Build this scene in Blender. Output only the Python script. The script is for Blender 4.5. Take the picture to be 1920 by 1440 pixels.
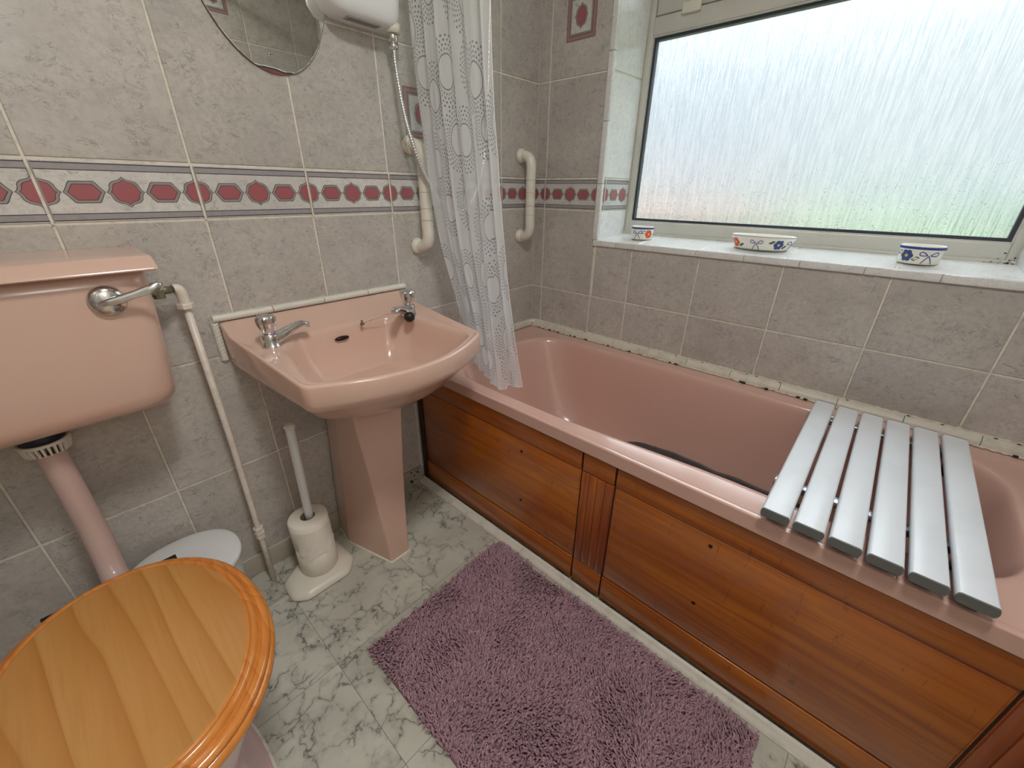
import bpy, bmesh, math, random
from math import sin, cos, pi, radians, sqrt, atan2
from mathutils import Vector, Matrix, Euler

S = bpy.context.scene
for o in list(bpy.data.objects):
    bpy.data.objects.remove(o)
COL = S.collection

# ------------------------------------------------------------------ camera
cam_d = bpy.data.cameras.new('camera')
cam = bpy.data.objects.new('camera', cam_d)
COL.objects.link(cam)
cam.location = (-1.48825, -1.21915, 1.1208)
cam.rotation_euler = (radians(64.498), radians(-0.634), radians(-47.7095))
cam_d.sensor_width = 36.0
cam_d.lens = 36.0 * 761.98 / 1920.0
cam_d.clip_start = 0.02
cam_d.clip_end = 500
S.camera = cam

# ------------------------------------------------------------------ view / exposure
S.view_settings.view_transform = 'Standard'
S.view_settings.look = 'None'
S.view_settings.gamma = 1.0
S.view_settings.use_curve_mapping = False
S.view_settings.exposure = 0.06
try:
    S.cycles.use_denoising = True
    S.cycles.max_bounces = 12
    S.cycles.diffuse_bounces = 6
    S.cycles.glossy_bounces = 5
    S.cycles.transmission_bounces = 8
    S.cycles.transparent_max_bounces = 12
    S.cycles.sample_clamp_indirect = 6.0
    S.cycles.blur_glossy = 1.0
except Exception:
    pass

SKY_LOW, SKY_HIGH = 1.0, 8.5      # overcast sky: brightness near the horizon and overhead
CEIL_FILL_W = 13.5                        # unseen ceiling lamp added to brighten the room, watts
HALL_FILL_W = 11.0                       # fill lamp added in the unseen hall, watts

# ------------------------------------------------------------------ world: overcast sky
W = bpy.data.worlds.new('overcast_sky')
S.world = W
W.use_nodes = True
nt = W.node_tree
nt.nodes.clear()
wo = nt.nodes.new('ShaderNodeOutputWorld')
bg = nt.nodes.new('ShaderNodeBackground')
tc = nt.nodes.new('ShaderNodeTexCoord')
sep = nt.nodes.new('ShaderNodeSeparateXYZ')
nt.links.new(tc.outputs['Generated'], sep.inputs[0])
ramp = nt.nodes.new('ShaderNodeMapRange')
ramp.interpolation_type = 'SMOOTHSTEP'
ramp.inputs['From Min'].default_value = 0.22
ramp.inputs['From Max'].default_value = 0.75
ramp.inputs['To Min'].default_value = SKY_LOW
ramp.inputs['To Max'].default_value = SKY_HIGH
nt.links.new(sep.outputs['Z'], ramp.inputs['Value'])
cl = nt.nodes.new('ShaderNodeTexNoise')
cl.inputs['Scale'].default_value = 3.2
cl.inputs['Detail'].default_value = 3.0
mpw = nt.nodes.new('ShaderNodeMapping')
mpw.inputs['Scale'].default_value = (1.0, 1.0, 2.2)
mpw.inputs['Location'].default_value = (0.35, 0.1, 0.2)
nt.links.new(tc.outputs['Generated'], mpw.inputs['Vector'])
nt.links.new(mpw.outputs['Vector'], cl.inputs['Vector'])
cr = nt.nodes.new('ShaderNodeValToRGB')
cr.color_ramp.elements[0].position = 0.40
cr.color_ramp.elements[0].color = (0.66, 0.78, 0.90, 1)
cr.color_ramp.elements[1].position = 0.58
cr.color_ramp.elements[1].color = (0.90, 0.99, 1.0, 1)
nt.links.new(cl.outputs['Fac'], cr.inputs['Fac'])
nt.links.new(cr.outputs['Color'], bg.inputs['Color'])
nt.links.new(ramp.outputs['Result'], bg.inputs['Strength'])
nt.links.new(bg.outputs['Background'], wo.inputs['Surface'])


def add_light(name, kind, loc, energy, color=(1, 1, 1), rot=(0, 0, 0), **kw):
    d = bpy.data.lights.new(name, kind)
    d.energy = energy
    d.color = color
    for k, v in kw.items():
        setattr(d, k, v)
    o = bpy.data.objects.new(name, d)
    COL.objects.link(o)
    o.location = loc
    o.rotation_euler = rot
    return o


# sampling portal in the window opening (emits nothing itself)
portal = add_light('window_portal', 'AREA', (0.30, -0.90, 1.45), 1.0, rot=(0, radians(90), 0),
                   shape='RECTANGLE', size=1.05, size_y=1.14)
portal.data.cycles.is_portal = True


# ------------------------------------------------------------------ colour + node helpers
def srgb(r, g, b):
    f = lambda c: (c / 255 / 12.92) if c / 255 <= 0.04045 else ((c / 255 + 0.055) / 1.055) ** 2.4
    return (f(r), f(g), f(b), 1.0)


def rgba(c):
    return tuple(c) if len(c) == 4 else (*c, 1.0)


class NG:
    """small wrapper for building node graphs"""
    def __init__(self, name):
        self.m = bpy.data.materials.new(name)
        self.m.use_nodes = True
        self.t = self.m.node_tree
        self.t.nodes.clear()
        self.out = self.t.nodes.new('ShaderNodeOutputMaterial')

    def n(self, typ, **kw):
        nd = self.t.nodes.new(typ)
        for k, v in kw.items():
            setattr(nd, k, v)
        return nd

    def put(self, sock, v):
        if hasattr(v, 'links') or isinstance(v, bpy.types.NodeSocket):
            self.t.links.new(v, sock)
        elif isinstance(v, (tuple, list)):
            sock.default_value = v
        else:
            sock.default_value = v

    def math(self, op, a, b=0.0, c=0.0, clamp=False):
        nd = self.n('ShaderNodeMath', operation=op, use_clamp=clamp)
        self.put(nd.inputs[0], a)
        self.put(nd.inputs[1], b)
        self.put(nd.inputs[2], c)
        return nd.outputs[0]

    def vmath(self, op, a, b=(0, 0, 0)):
        nd = self.n('ShaderNodeVectorMath', operation=op)
        self.put(nd.inputs[0], a)
        self.put(nd.inputs[1], b)
        return nd.outputs[0]

    def coord(self, kind='Object'):
        return self.n('ShaderNodeTexCoord').outputs[kind]

    def mapping(self, vec, scale=(1, 1, 1), loc=(0, 0, 0), rot=(0, 0, 0)):
        nd = self.n('ShaderNodeMapping')
        self.put(nd.inputs['Vector'], vec)
        nd.inputs['Scale'].default_value = scale
        nd.inputs['Location'].default_value = loc
        nd.inputs['Rotation'].default_value = rot
        return nd.outputs[0]

    def noise(self, vec, scale, detail=3, rough=0.5, dist=0.0, out='Fac'):
        nd = self.n('ShaderNodeTexNoise')
        self.put(nd.inputs['Vector'], vec)
        nd.inputs['Scale'].default_value = scale
        nd.inputs['Detail'].default_value = detail
        nd.inputs['Roughness'].default_value = rough
        nd.inputs['Distortion'].default_value = dist
        return nd.outputs[out]

    def ramp(self, fac, stops):
        nd = self.n('ShaderNodeValToRGB')
        e = nd.color_ramp.elements
        while len(e) > 1:
            e.remove(e[-1])
        e[0].position = stops[0][0]
        e[0].color = rgba(stops[0][1])
        for p, c in stops[1:]:
            x = e.new(p)
            x.color = rgba(c)
        self.put(nd.inputs['Fac'], fac)
        return nd.outputs['Color']

    def mr(self, v, a, b, c=0.0, d=1.0, smooth=True):
        nd = self.n('ShaderNodeMapRange')
        nd.interpolation_type = 'SMOOTHSTEP' if smooth else 'LINEAR'
        self.put(nd.inputs['Value'], v)
        nd.inputs['From Min'].default_value = a
        nd.inputs['From Max'].default_value = b
        nd.inputs['To Min'].default_value = c
        nd.inputs['To Max'].default_value = d
        return nd.outputs['Result']

    def mix(self, fac, a, b, mode='MIX'):
        nd = self.n('ShaderNodeMix', data_type='RGBA', blend_type=mode)
        self.put(nd.inputs[0], fac)
        self.put(nd.inputs[6], rgba(a) if isinstance(a, (tuple, list)) else a)
        self.put(nd.inputs[7], rgba(b) if isinstance(b, (tuple, list)) else b)
        return nd.outputs[2]

    def attr(self, name, out='Color'):
        nd = self.n('ShaderNodeAttribute')
        nd.attribute_name = name
        return nd.outputs[out]

    def bump(self, h, strength=0.3, dist=0.002):
        nd = self.n('ShaderNodeBump')
        nd.inputs['Strength'].default_value = strength
        nd.inputs['Distance'].default_value = dist
        self.put(nd.inputs['Height'], h)
        return nd.outputs[0]

    def bsdf(self, color, rough=0.5, metal=0.0, normal=None, spec=0.5, coat=0.0, coat_rough=0.1, alpha=None, sheen=0.0):
        nd = self.n('ShaderNodeBsdfPrincipled')
        self.put(nd.inputs['Base Color'], rgba(color) if isinstance(color, (tuple, list)) else color)
        self.put(nd.inputs['Roughness'], rough)
        self.put(nd.inputs['Metallic'], metal)
        nd.inputs['Specular IOR Level'].default_value = spec
        nd.inputs['Coat Weight'].default_value = coat
        nd.inputs['Coat Roughness'].default_value = coat_rough
        nd.inputs['Sheen Weight'].default_value = sheen
        if normal is not None:
            self.put(nd.inputs['Normal'], normal)
        if alpha is not None:
            self.put(nd.inputs['Alpha'], alpha)
        return nd.outputs[0]

    def done(self, sh):
        self.t.links.new(sh, self.out.inputs['Surface'])
        return self.m


def plain(name, col, rough=0.4, metal=0.0, spec=0.5, coat=0.0, grime=0.0, gscale=30, bump=0.0, sheen=0.0):
    g = NG(name)
    c = col
    nrm = None
    if grime > 0 or bump > 0:
        v = g.coord()
        nz = g.noise(v, gscale, 4, 0.6)
        if grime > 0:
            dark = tuple(x * (1 - grime) for x in col[:3])
            c = g.mix(g.mr(nz, 0.45, 0.7), col, dark)
        if bump > 0:
            nrm = g.bump(nz, bump, 0.002)
    return g.done(g.bsdf(c, rough, metal, nrm, spec, coat, sheen=sheen))


# ------------------------------------------------------------------ materials
M = {}


def mat_tile(name, light, dark, fleck, rough=0.22):
    g = NG(name)
    v = g.coord()
    rnd = g.attr('rnd')
    off = g.vmath('SCALE', rnd)
    off.node.inputs['Scale'].default_value = 7.0
    v2 = g.vmath('ADD', v, off)
    cloud = g.noise(v2, 7.0, 3, 0.6)
    base = g.mix(g.mr(cloud, 0.32, 0.68, 0.0, 0.6), light, dark)
    fine = g.noise(v2, 85, 4, 0.7)
    base = g.mix(g.mr(fine, 0.38, 0.64, 0.0, 0.6), base, dark)
    streak = g.noise(g.mapping(v2, (9, 9, 26), (0, 0, 0), (0, radians(24), 0)), 1.0, 4, 0.65, 0.5)
    base = g.mix(g.mr(streak, 0.50, 0.72, 0.0, 0.13), base, fleck)
    vm = g.mapping(v2, (1, 1, 1.7))
    vein = g.noise(vm, 26, 5, 0.70, 1.2)
    line = g.math('ABSOLUTE', g.math('SUBTRACT', vein, 0.5))
    lm = g.mr(line, 0.0, 0.026, 1.0, 0.0)
    gate = g.mr(g.noise(g.mapping(v2, (1, 1, 1), (3, 1, 2)), 34, 3, 0.6), 0.42, 0.66)
    fl = g.math('MULTIPLY', g.math('MULTIPLY', lm, gate), 0.66)
    col = g.mix(fl, base, fleck)
    sepc = g.n('ShaderNodeSeparateColor')
    g.put(sepc.inputs[0], rnd)
    tone = g.mr(sepc.outputs[0], 0, 1, 0.94, 1.04, False)
    comb = g.n('ShaderNodeCombineColor')
    for i in range(3):
        g.put(comb.inputs[i], tone)
    col = g.mix(1.0, col, comb.outputs[0], 'MULTIPLY')
    nrm = g.bump(g.noise(v2, 9, 2, 0.5), 0.06, 0.004)
    return g.done(g.bsdf(col, rough, 0, nrm, 0.5))


M['tile'] = mat_tile('glazed_greige_tile', srgb(198, 192, 184), srgb(175, 169, 163), srgb(108, 104, 103))
M['sill_tile'] = mat_tile('glazed_pale_tile', srgb(236, 236, 233), srgb(218, 219, 218), srgb(172, 174, 176), 0.16)
M['border_tile'] = mat_tile('border_tile', srgb(216, 213, 208), srgb(198, 194, 190), srgb(135, 128, 128))
M['grout'] = plain('grout', srgb(224, 217, 202), 0.75, grime=0.22, gscale=38)
M['slate_line'] = plain('slate_line', srgb(62, 60, 68), 0.3)
M['grey_band'] = plain('grey_band', srgb(156, 151, 152), 0.3, grime=0.12, gscale=60)
M['ring_grey'] = plain('ring_grey', srgb(150, 144, 138), 0.3)
M['motif_pink'] = plain('motif_pink', srgb(162, 92, 97), 0.3, grime=-0.5, gscale=45)
M['frame_mauve'] = plain('frame_mauve', srgb(160, 118, 118), 0.3, grime=0.15, gscale=60)

# vinyl floor
g = NG('marble_vinyl')
v = g.coord()
rnd = g.attr('rnd')
off = g.vmath('SCALE', rnd)
off.node.inputs['Scale'].default_value = 9.0
v2 = g.vmath('ADD', v, off)
warp = g.noise(v2, 9, 4, 0.6, 0.0, 'Color')
wv = g.vmath('SCALE', g.vmath('SUBTRACT', warp, (0.5, 0.5, 0.5)))
wv.node.inputs['Scale'].default_value = 0.16
v3 = g.vmath('ADD', v2, wv)
vor = g.n('ShaderNodeTexVoronoi', feature='DISTANCE_TO_EDGE')
g.put(vor.inputs['Vector'], v3)
vor.inputs['Scale'].default_value = 18
e1 = g.mr(vor.outputs['Distance'], 0.0, 0.062, 1.0, 0.0)
gate = g.mr(g.noise(v2, 14, 3, 0.6), 0.40, 0.58)
gate2 = g.mr(g.noise(v2, 42, 2, 0.6), 0.34, 0.60, 0.15, 1.0)
soft = g.mr(vor.outputs['Distance'], 0.0, 0.30, 0.34, 0.0)
veins = g.math('MULTIPLY', g.math('MULTIPLY', e1, gate), gate2)
base = g.mix(g.mr(g.noise(v2, 6, 3, 0.5), 0.35, 0.65), srgb(200, 199, 186), srgb(184, 183, 171))
base = g.mix(g.math('MULTIPLY', soft, gate), base, srgb(128, 126, 120))
col = g.mix(g.math('MULTIPLY', veins, 0.78), base, srgb(74, 70, 66))
M['vinyl'] = g.done(g.bsdf(col, 0.33, 0, g.bump(g.noise(v2, 60, 2), 0.05, 0.001), 0.5))
M['vinyl_joint'] = plain('vinyl_joint', srgb(98, 92, 84), 0.6)

M['pink'] = plain('pink_ceramic', srgb(213, 179, 163), 0.17, spec=0.5, coat=0.3)
M['pink_acrylic'] = plain('pink_acrylic', srgb(208, 168, 155), 0.17, spec=0.5, coat=0.4)
M['pink_plastic'] = plain('pink_plastic', srgb(204, 176, 167), 0.22, spec=0.5)
M['pink_pan'] = plain('pink_pan', srgb(214, 182, 180), 0.18, spec=0.5, coat=0.3)
M['chrome'] = plain('chrome', (0.78, 0.79, 0.80), 0.14, 1.0, grime=0.35, gscale=60)
M['dull_chrome'] = plain('dull_chrome', (0.62, 0.63, 0.64), 0.3, 1.0, grime=0.3, gscale=90)
M['hinge_and_rib_shade'] = plain('dark_hinge_and_rib_shade', srgb(70, 62, 66), 0.35, 0.8)  # dark metal; also colours in the shade between the nut's ribs
M['brass_old'] = plain('verdigris_brass', srgb(124, 122, 98), 0.5, 0.4, grime=0.5, gscale=80, bump=0.4)
M['white_paint'] = plain('white_gloss_paint', srgb(228, 218, 206), 0.35, grime=0.14, gscale=50, bump=0.15)
M['white_plastic'] = plain('white_plastic', srgb(228, 230, 230), 0.28)
M['cream_plastic'] = plain('cream_plastic', srgb(222, 217, 204), 0.3)
M['rail_plastic'] = plain('rail_plastic', srgb(226, 221, 208), 0.3, grime=0.06, gscale=12)
M['upvc'] = plain('upvc_frame', srgb(206, 205, 196), 0.32, grime=0.10, gscale=7)
M['gasket'] = plain('rubber_gasket', srgb(58, 62, 72), 0.5)
M['black_rubber'] = plain('black_rubber', srgb(22, 22, 24), 0.45)
M['dark_plastic'] = plain('dark_blue_washer', srgb(18, 26, 44), 0.3)
M['grey_cap'] = plain('grey_end_cap', srgb(102, 104, 102), 0.5)
M['mat_rubber'] = plain('grey_rubber_mat', srgb(84, 79, 82), 0.6, grime=0.2)
M['slat'] = plain('white_slat', srgb(228, 233, 240), 0.32, grime=0.05, gscale=10, coat=0.1)
M['caulk'] = plain('cream_trim', srgb(208, 202, 188), 0.4, grime=0.18, gscale=22, bump=0.15)
M['rope'] = plain('rope_trim_glaze', srgb(222, 219, 208), 0.3, grime=0.1, gscale=20)
M['sealant'] = plain('white_sealant', srgb(226, 218, 204), 0.5, grime=0.2)
M['grime'] = plain('black_mould', srgb(48, 42, 36), 0.8, grime=0.4)
M['white_strip'] = plain('white_strip', srgb(216, 211, 200), 0.35, grime=0.2, gscale=25)
M['skirt'] = plain('skirting_paint', srgb(178, 170, 156), 0.45, grime=0.12, gscale=12)
M['ceiling'] = plain('ceiling_paint', srgb(236, 233, 226), 0.8)
M['paper'] = plain('toilet_paper', srgb(240, 234, 222), 0.9, bump=0.6, gscale=160)
M['card'] = plain('cardboard_core', srgb(120, 108, 92), 0.9)
M['soap_white'] = plain('glazed_white', srgb(240, 238, 228), 0.14, coat=0.4)
M['blue_glaze'] = plain('blue_glaze', srgb(52, 76, 140), 0.18)
M['navy_glaze'] = plain('navy_glaze', srgb(70, 84, 148), 0.2)
M['red_glaze'] = plain('red_glaze', srgb(214, 82, 60), 0.2)
M['green_glaze'] = plain('green_glaze', srgb(84, 108, 74), 0.2)
M['yellow_glaze'] = plain('yellow_glaze', srgb(220, 190, 90), 0.2)
M['screw'] = plain('dark_screw', srgb(40, 26, 22), 0.4, 0.4)
M['mirror'] = plain('mirror_silver', (0.86, 0.88, 0.85), 0.01, 1.0)
M['mirror_edge'] = plain('mirror_edge', srgb(60, 66, 62), 0.2)
M['mirror_back'] = plain('mirror_backing', srgb(118, 76, 72), 0.6, grime=0.3, gscale=80)
M['outside_green'] = plain('grass_field', srgb(112, 122, 82), 0.9, grime=0.15, gscale=0.2)
M['outside_hedge'] = plain('hedge_leaves', srgb(112, 124, 112), 0.9, grime=0.3, gscale=1.5)
M['outside_brick'] = plain('brick_house', srgb(140, 118, 108), 0.9, grime=0.2, gscale=2)
M['outside_roof'] = plain('roof_tile', srgb(150, 118, 108), 0.9)
M['sticker'] = plain('printed_sticker', srgb(176, 176, 172), 0.4)
M['sticker_ink'] = plain('sticker_ink', srgb(134, 134, 132), 0.5)
M['door_paint'] = plain('door_paint', srgb(236, 232, 224), 0.4)

g = NG('fill_lamp_glass')
em = g.n('ShaderNodeEmission')
em.inputs['Color'].default_value = (1, 0.93, 0.82, 1)
em.inputs['Strength'].default_value = 5.0
M['fill_lamp_glass'] = g.done(em.outputs[0])  # glowing shade of the added ceiling lamp


def mat_wood(name, c1, c2, c3, axis, band=14.0, rough=0.28, coat=0.5, fine=(3, 90, 90), worn=False):
    g = NG(name)
    v = g.coord()
    vs = g.mapping(v, fine)
    n1 = g.noise(vs, 1.0, 4, 0.6, 0.4)
    nlow = g.noise(g.mapping(v, tuple(1.2 if k < 10 else 5.0 for k in fine)), 1.6, 3, 0.5, 0.6)
    col = g.mix(g.mr(nlow, 0.3, 0.7), c1, c2)
    col = g.mix(g.mr(n1, 0.35, 0.75, 0.0, 0.65), col, c3)
    if worn:
        w = g.mr(g.noise(g.mapping(v, (2, 5, 9)), 1.0, 4, 0.6, 1.0), 0.52, 0.66, 0.0, 0.45)
        col = g.mix(w, col, srgb(152, 92, 62))
        d = g.mr(g.noise(g.mapping(v, (2, 60, 14)), 1.0, 5, 0.7, 0.4), 0.60, 0.72, 0.0, 0.6)
        col = g.mix(d, col, srgb(66, 28, 12))
    return g.done(g.bsdf(col, rough, 0, g.bump(n1, 0.12, 0.001), 0.5, coat, 0.18))


M['panel'] = mat_wood('varnished_panel_wood', srgb(190, 112, 34), srgb(166, 86, 24), srgb(122, 54, 15), 'y', fine=(60, 2.2, 60), worn=True)
M['panel_pilaster'] = mat_wood('varnished_pilaster_wood', srgb(176, 96, 36), srgb(150, 74, 26), srgb(114, 48, 16), 'z', fine=(60, 60, 2.2), worn=False)
M['panel_dark'] = plain('panel_dark_edge', srgb(46, 24, 14), 0.5, grime=0.4)

# pine toilet seat: wide growth bands running front to back
def mat_pine(name, tint, freq, rough, amp=3.4, mp=(8.0, 0.8, 3.0)):
    g = NG(name)
    v = g.coord()
    sx = g.n('ShaderNodeSeparateXYZ')
    g.put(sx.inputs[0], v)
    wn = g.noise(g.mapping(v, mp, (0.3, 0, 0)), 1.0, 2, 0.4)
    ph = g.math('ADD', g.math('MULTIPLY', sx.outputs['X'], freq), g.math('MULTIPLY', wn, amp))
    ph = g.math('ADD', ph, g.math('MULTIPLY', sx.outputs['Y'], 2.2))
    fr = g.math('FRACT', ph)
    c = lambda r, g_, b: srgb(min(255, r * tint[0]), min(255, g_ * tint[1]), min(255, b * tint[2]))
    col = g.ramp(fr, [(0.0, c(204, 146, 80)), (0.10, c(212, 156, 90)), (0.60, c(204, 144, 78)), (0.86, c(192, 128, 62)), (0.965, c(180, 114, 50)), (1.0, c(204, 146, 80))])
    col = g.mix(0.30, col, c(202, 142, 76))
    fr2 = g.math('FRACT', g.math('MULTIPLY', ph, 0.37))
    col = g.mix(g.mr(fr2, 0.0, 1.0, 0.0, 0.35, False), col, c(196, 132, 64))
    fine = g.noise(g.mapping(v, (170, 8, 170)), 1.0, 3, 0.6)
    col = g.mix(g.mr(fine, 0.4, 0.7, 0.0, 0.22), col, c(180, 116, 54))
    return g.done(g.bsdf(col, rough, 0, g.bump(fine, 0.03, 0.001), 0.5, 0.4, 0.12))


M['pine'] = mat_pine('pine_panel', (0.97, 0.985, 1.0), 21.0, 0.34)
M['pine_rim'] = mat_pine('pine_rim', (1.04, 0.93, 0.78), 30.0, 0.2, 9.0, (9, 5, 9))

# rain-pattern obscure glass
g = NG('obscure_glass')
v = g.coord()
rain = g.noise(g.mapping(v, (30, 210, 11)), 1.0, 4, 0.62, 0.7)
rain2 = g.noise(g.mapping(v, (30, 330, 26)), 1.0, 3, 0.6, 0.8)
sx = g.n('ShaderNodeSeparateXYZ')
g.put(sx.inputs[0], v)
drops = g.n('ShaderNodeTexVoronoi', feature='F1')
g.put(drops.inputs['Vector'], g.mapping(v, (60, 120, 90)))
drops.inputs['Scale'].default_value = 1.0
low = g.mr(sx.outputs['Z'], 1.02, 1.30, 1.0, 0.0)
dm = g.math('MULTIPLY', g.mr(drops.outputs['Distance'], 0.12, 0.30, 1.0, 0.0), low)
dsel = g.mr(g.noise(v, 60, 1, 0.5), 0.50, 0.56)
dm = g.math('MULTIPLY', dm, dsel)
h = g.math('ADD', g.math('ADD', g.math('MULTIPLY', rain, 1.0), g.math('MULTIPLY', rain2, 0.45)), g.math('MULTIPLY', dm, 0.5))
nrm = g.bump(h, 0.55, 0.004)
rf = g.n('ShaderNodeBsdfRefraction')
rf.inputs['IOR'].default_value = 1.35
rf.inputs['Roughness'].default_value = 0.20
rf.inputs['Color'].default_value = (0.95, 0.985, 0.98, 1)
g.put(rf.inputs['Normal'], nrm)
tr = g.n('ShaderNodeBsdfTransparent')
st = g.mr(rain, 0.36, 0.62, 0.0, 1.0)
tcol = g.mix(st, (0.90, 0.925, 0.935), (1, 1, 1))
tcol = g.mix(g.math('MULTIPLY', dm, 0.6), tcol, (0.45, 0.48, 0.5))
g.put(tr.inputs['Color'], tcol)
g.put(rf.inputs['Color'], tcol)
gl = g.n('ShaderNodeBsdfGlossy')
gl.inputs['Roughness'].default_value = 0.15
g.put(gl.inputs['Normal'], nrm)
m1 = g.n('ShaderNodeMixShader')
m1.inputs[0].default_value = 0.78
g.put(m1.inputs[1], tr.outputs[0])
g.put(m1.inputs[2], rf.outputs[0])
m2 = g.n('ShaderNodeMixShader')
m2.inputs[0].default_value = 0.04
g.put(m2.inputs[1], m1.outputs[0])
g.put(m2.inputs[2], gl.outputs[0])
M['glass'] = g.done(m2.outputs[0])

# sheer curtain with sunburst print; UV = unfolded cloth in metres
g = NG('sheer_curtain')
uvn = g.n('ShaderNodeUVMap')
uv = uvn.outputs[0]
vo = g.n('ShaderNodeTexVoronoi', feature='F1', voronoi_dimensions='2D')
g.put(vo.inputs['Vector'], uv)
vo.inputs['Scale'].default_value = 6.3
vo.inputs['Randomness'].default_value = 0.62
uvs = g.vmath('SCALE', uv)
uvs.node.inputs['Scale'].default_value = 6.3
d = g.vmath('SUBTRACT', uvs, g.vmath('SCALE', vo.outputs['Position']))
d.node.inputs[1].links[0].from_node.inputs['Scale'].default_value = 6.3
sd = g.n('ShaderNodeSeparateXYZ')
g.put(sd.inputs[0], d)
rad = g.math('SQRT', g.math('ADD', g.math('POWER', g.math('MULTIPLY', sd.outputs[0], 1.15), 2.0), g.math('POWER', g.math('MULTIPLY', sd.outputs[1], 0.9), 2.0)))
ang = g.math('ARCTAN2', sd.outputs[1], sd.outputs[0])
ring = g.mr(g.math('ABSOLUTE', g.math('SUBTRACT', rad, 0.215)), 0.005, 0.014, 1.0, 0.0)
inside = g.mr(rad, 0.20, 0.215, 1.0, 0.0)
k = g.math('DIVIDE', g.math('SUBTRACT', rad, 0.245), 0.052)
rowi = g.math('FLOOR', k)
aa = g.math('ADD', g.math('MULTIPLY', ang, 32 / (2 * pi)), g.math('MULTIPLY', rowi, 0.5))
fa = g.math('ABSOLUTE', g.math('SUBTRACT', g.math('FRACT', aa), 0.5))
fk = g.math('ABSOLUTE', g.math('SUBTRACT', g.math('FRACT', k), 0.5))
dd = g.math('SQRT', g.math('ADD', g.math('POWER', g.math('MULTIPLY', fa, 1.0), 2.0), g.math('POWER', g.math('MULTIPLY', fk, 0.8), 2.0)))
dot = g.mr(dd, 0.17, 0.27, 1.0, 0.0)
zone = g.math('MULTIPLY', g.math('GREATER_THAN', rad, 0.245), g.math('LESS_THAN', rad, 0.455))
dots = g.math('MULTIPLY', dot, zone)
ink = g.math('MAXIMUM', g.math('MULTIPLY', ring, 0.8), g.math('MULTIPLY', dots, 0.85))
col = g.mix(ink, (0.96, 0.97, 0.985), srgb(98, 98, 110))
df = g.n('ShaderNodeBsdfDiffuse')
g.put(df.inputs['Color'], col)
tl = g.n('ShaderNodeBsdfTranslucent')
g.put(tl.inputs['Color'], col)
ms = g.n('ShaderNodeMixShader')
ms.inputs[0].default_value = 0.58
g.put(ms.inputs[1], df.outputs[0])
g.put(ms.inputs[2], tl.outputs[0])
tp = g.n('ShaderNodeBsdfTransparent')
ms2 = g.n('ShaderNodeMixShader')
op = g.math('ADD', g.math('ADD', 0.64, g.math('MULTIPLY', inside, 0.06)), g.math('MULTIPLY', ink, 0.5), clamp=True)
g.put(ms2.inputs[0], op)
g.put(ms2.inputs[1], tp.outputs[0])
g.put(ms2.inputs[2], ms.outputs[0])
M['curtain'] = g.done(ms2.outputs[0])

g = NG('mauve_pile')
v = g.coord()
rn = g.attr('rnd')
sepc = g.n('ShaderNodeSeparateColor')
g.put(sepc.inputs[0], rn)
col = g.mix(sepc.outputs[0], srgb(164, 125, 140), srgb(196, 158, 170))
patch = g.mr(g.noise(v, 7, 3, 0.6), 0.4, 0.65, 0.0, 0.5)
col = g.mix(patch, col, srgb(176, 138, 148))
M['pile'] = g.done(g.bsdf(col, 0.85, 0, None, 0.2, sheen=0.3))
M['rug_back'] = plain('rug_backing', srgb(132, 92, 108), 0.95)

# ridged hose
g = NG('ribbed_hose')
M['hose'] = plain('hose_chrome', (0.7, 0.7, 0.7), 0.25, 1.0)


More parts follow.
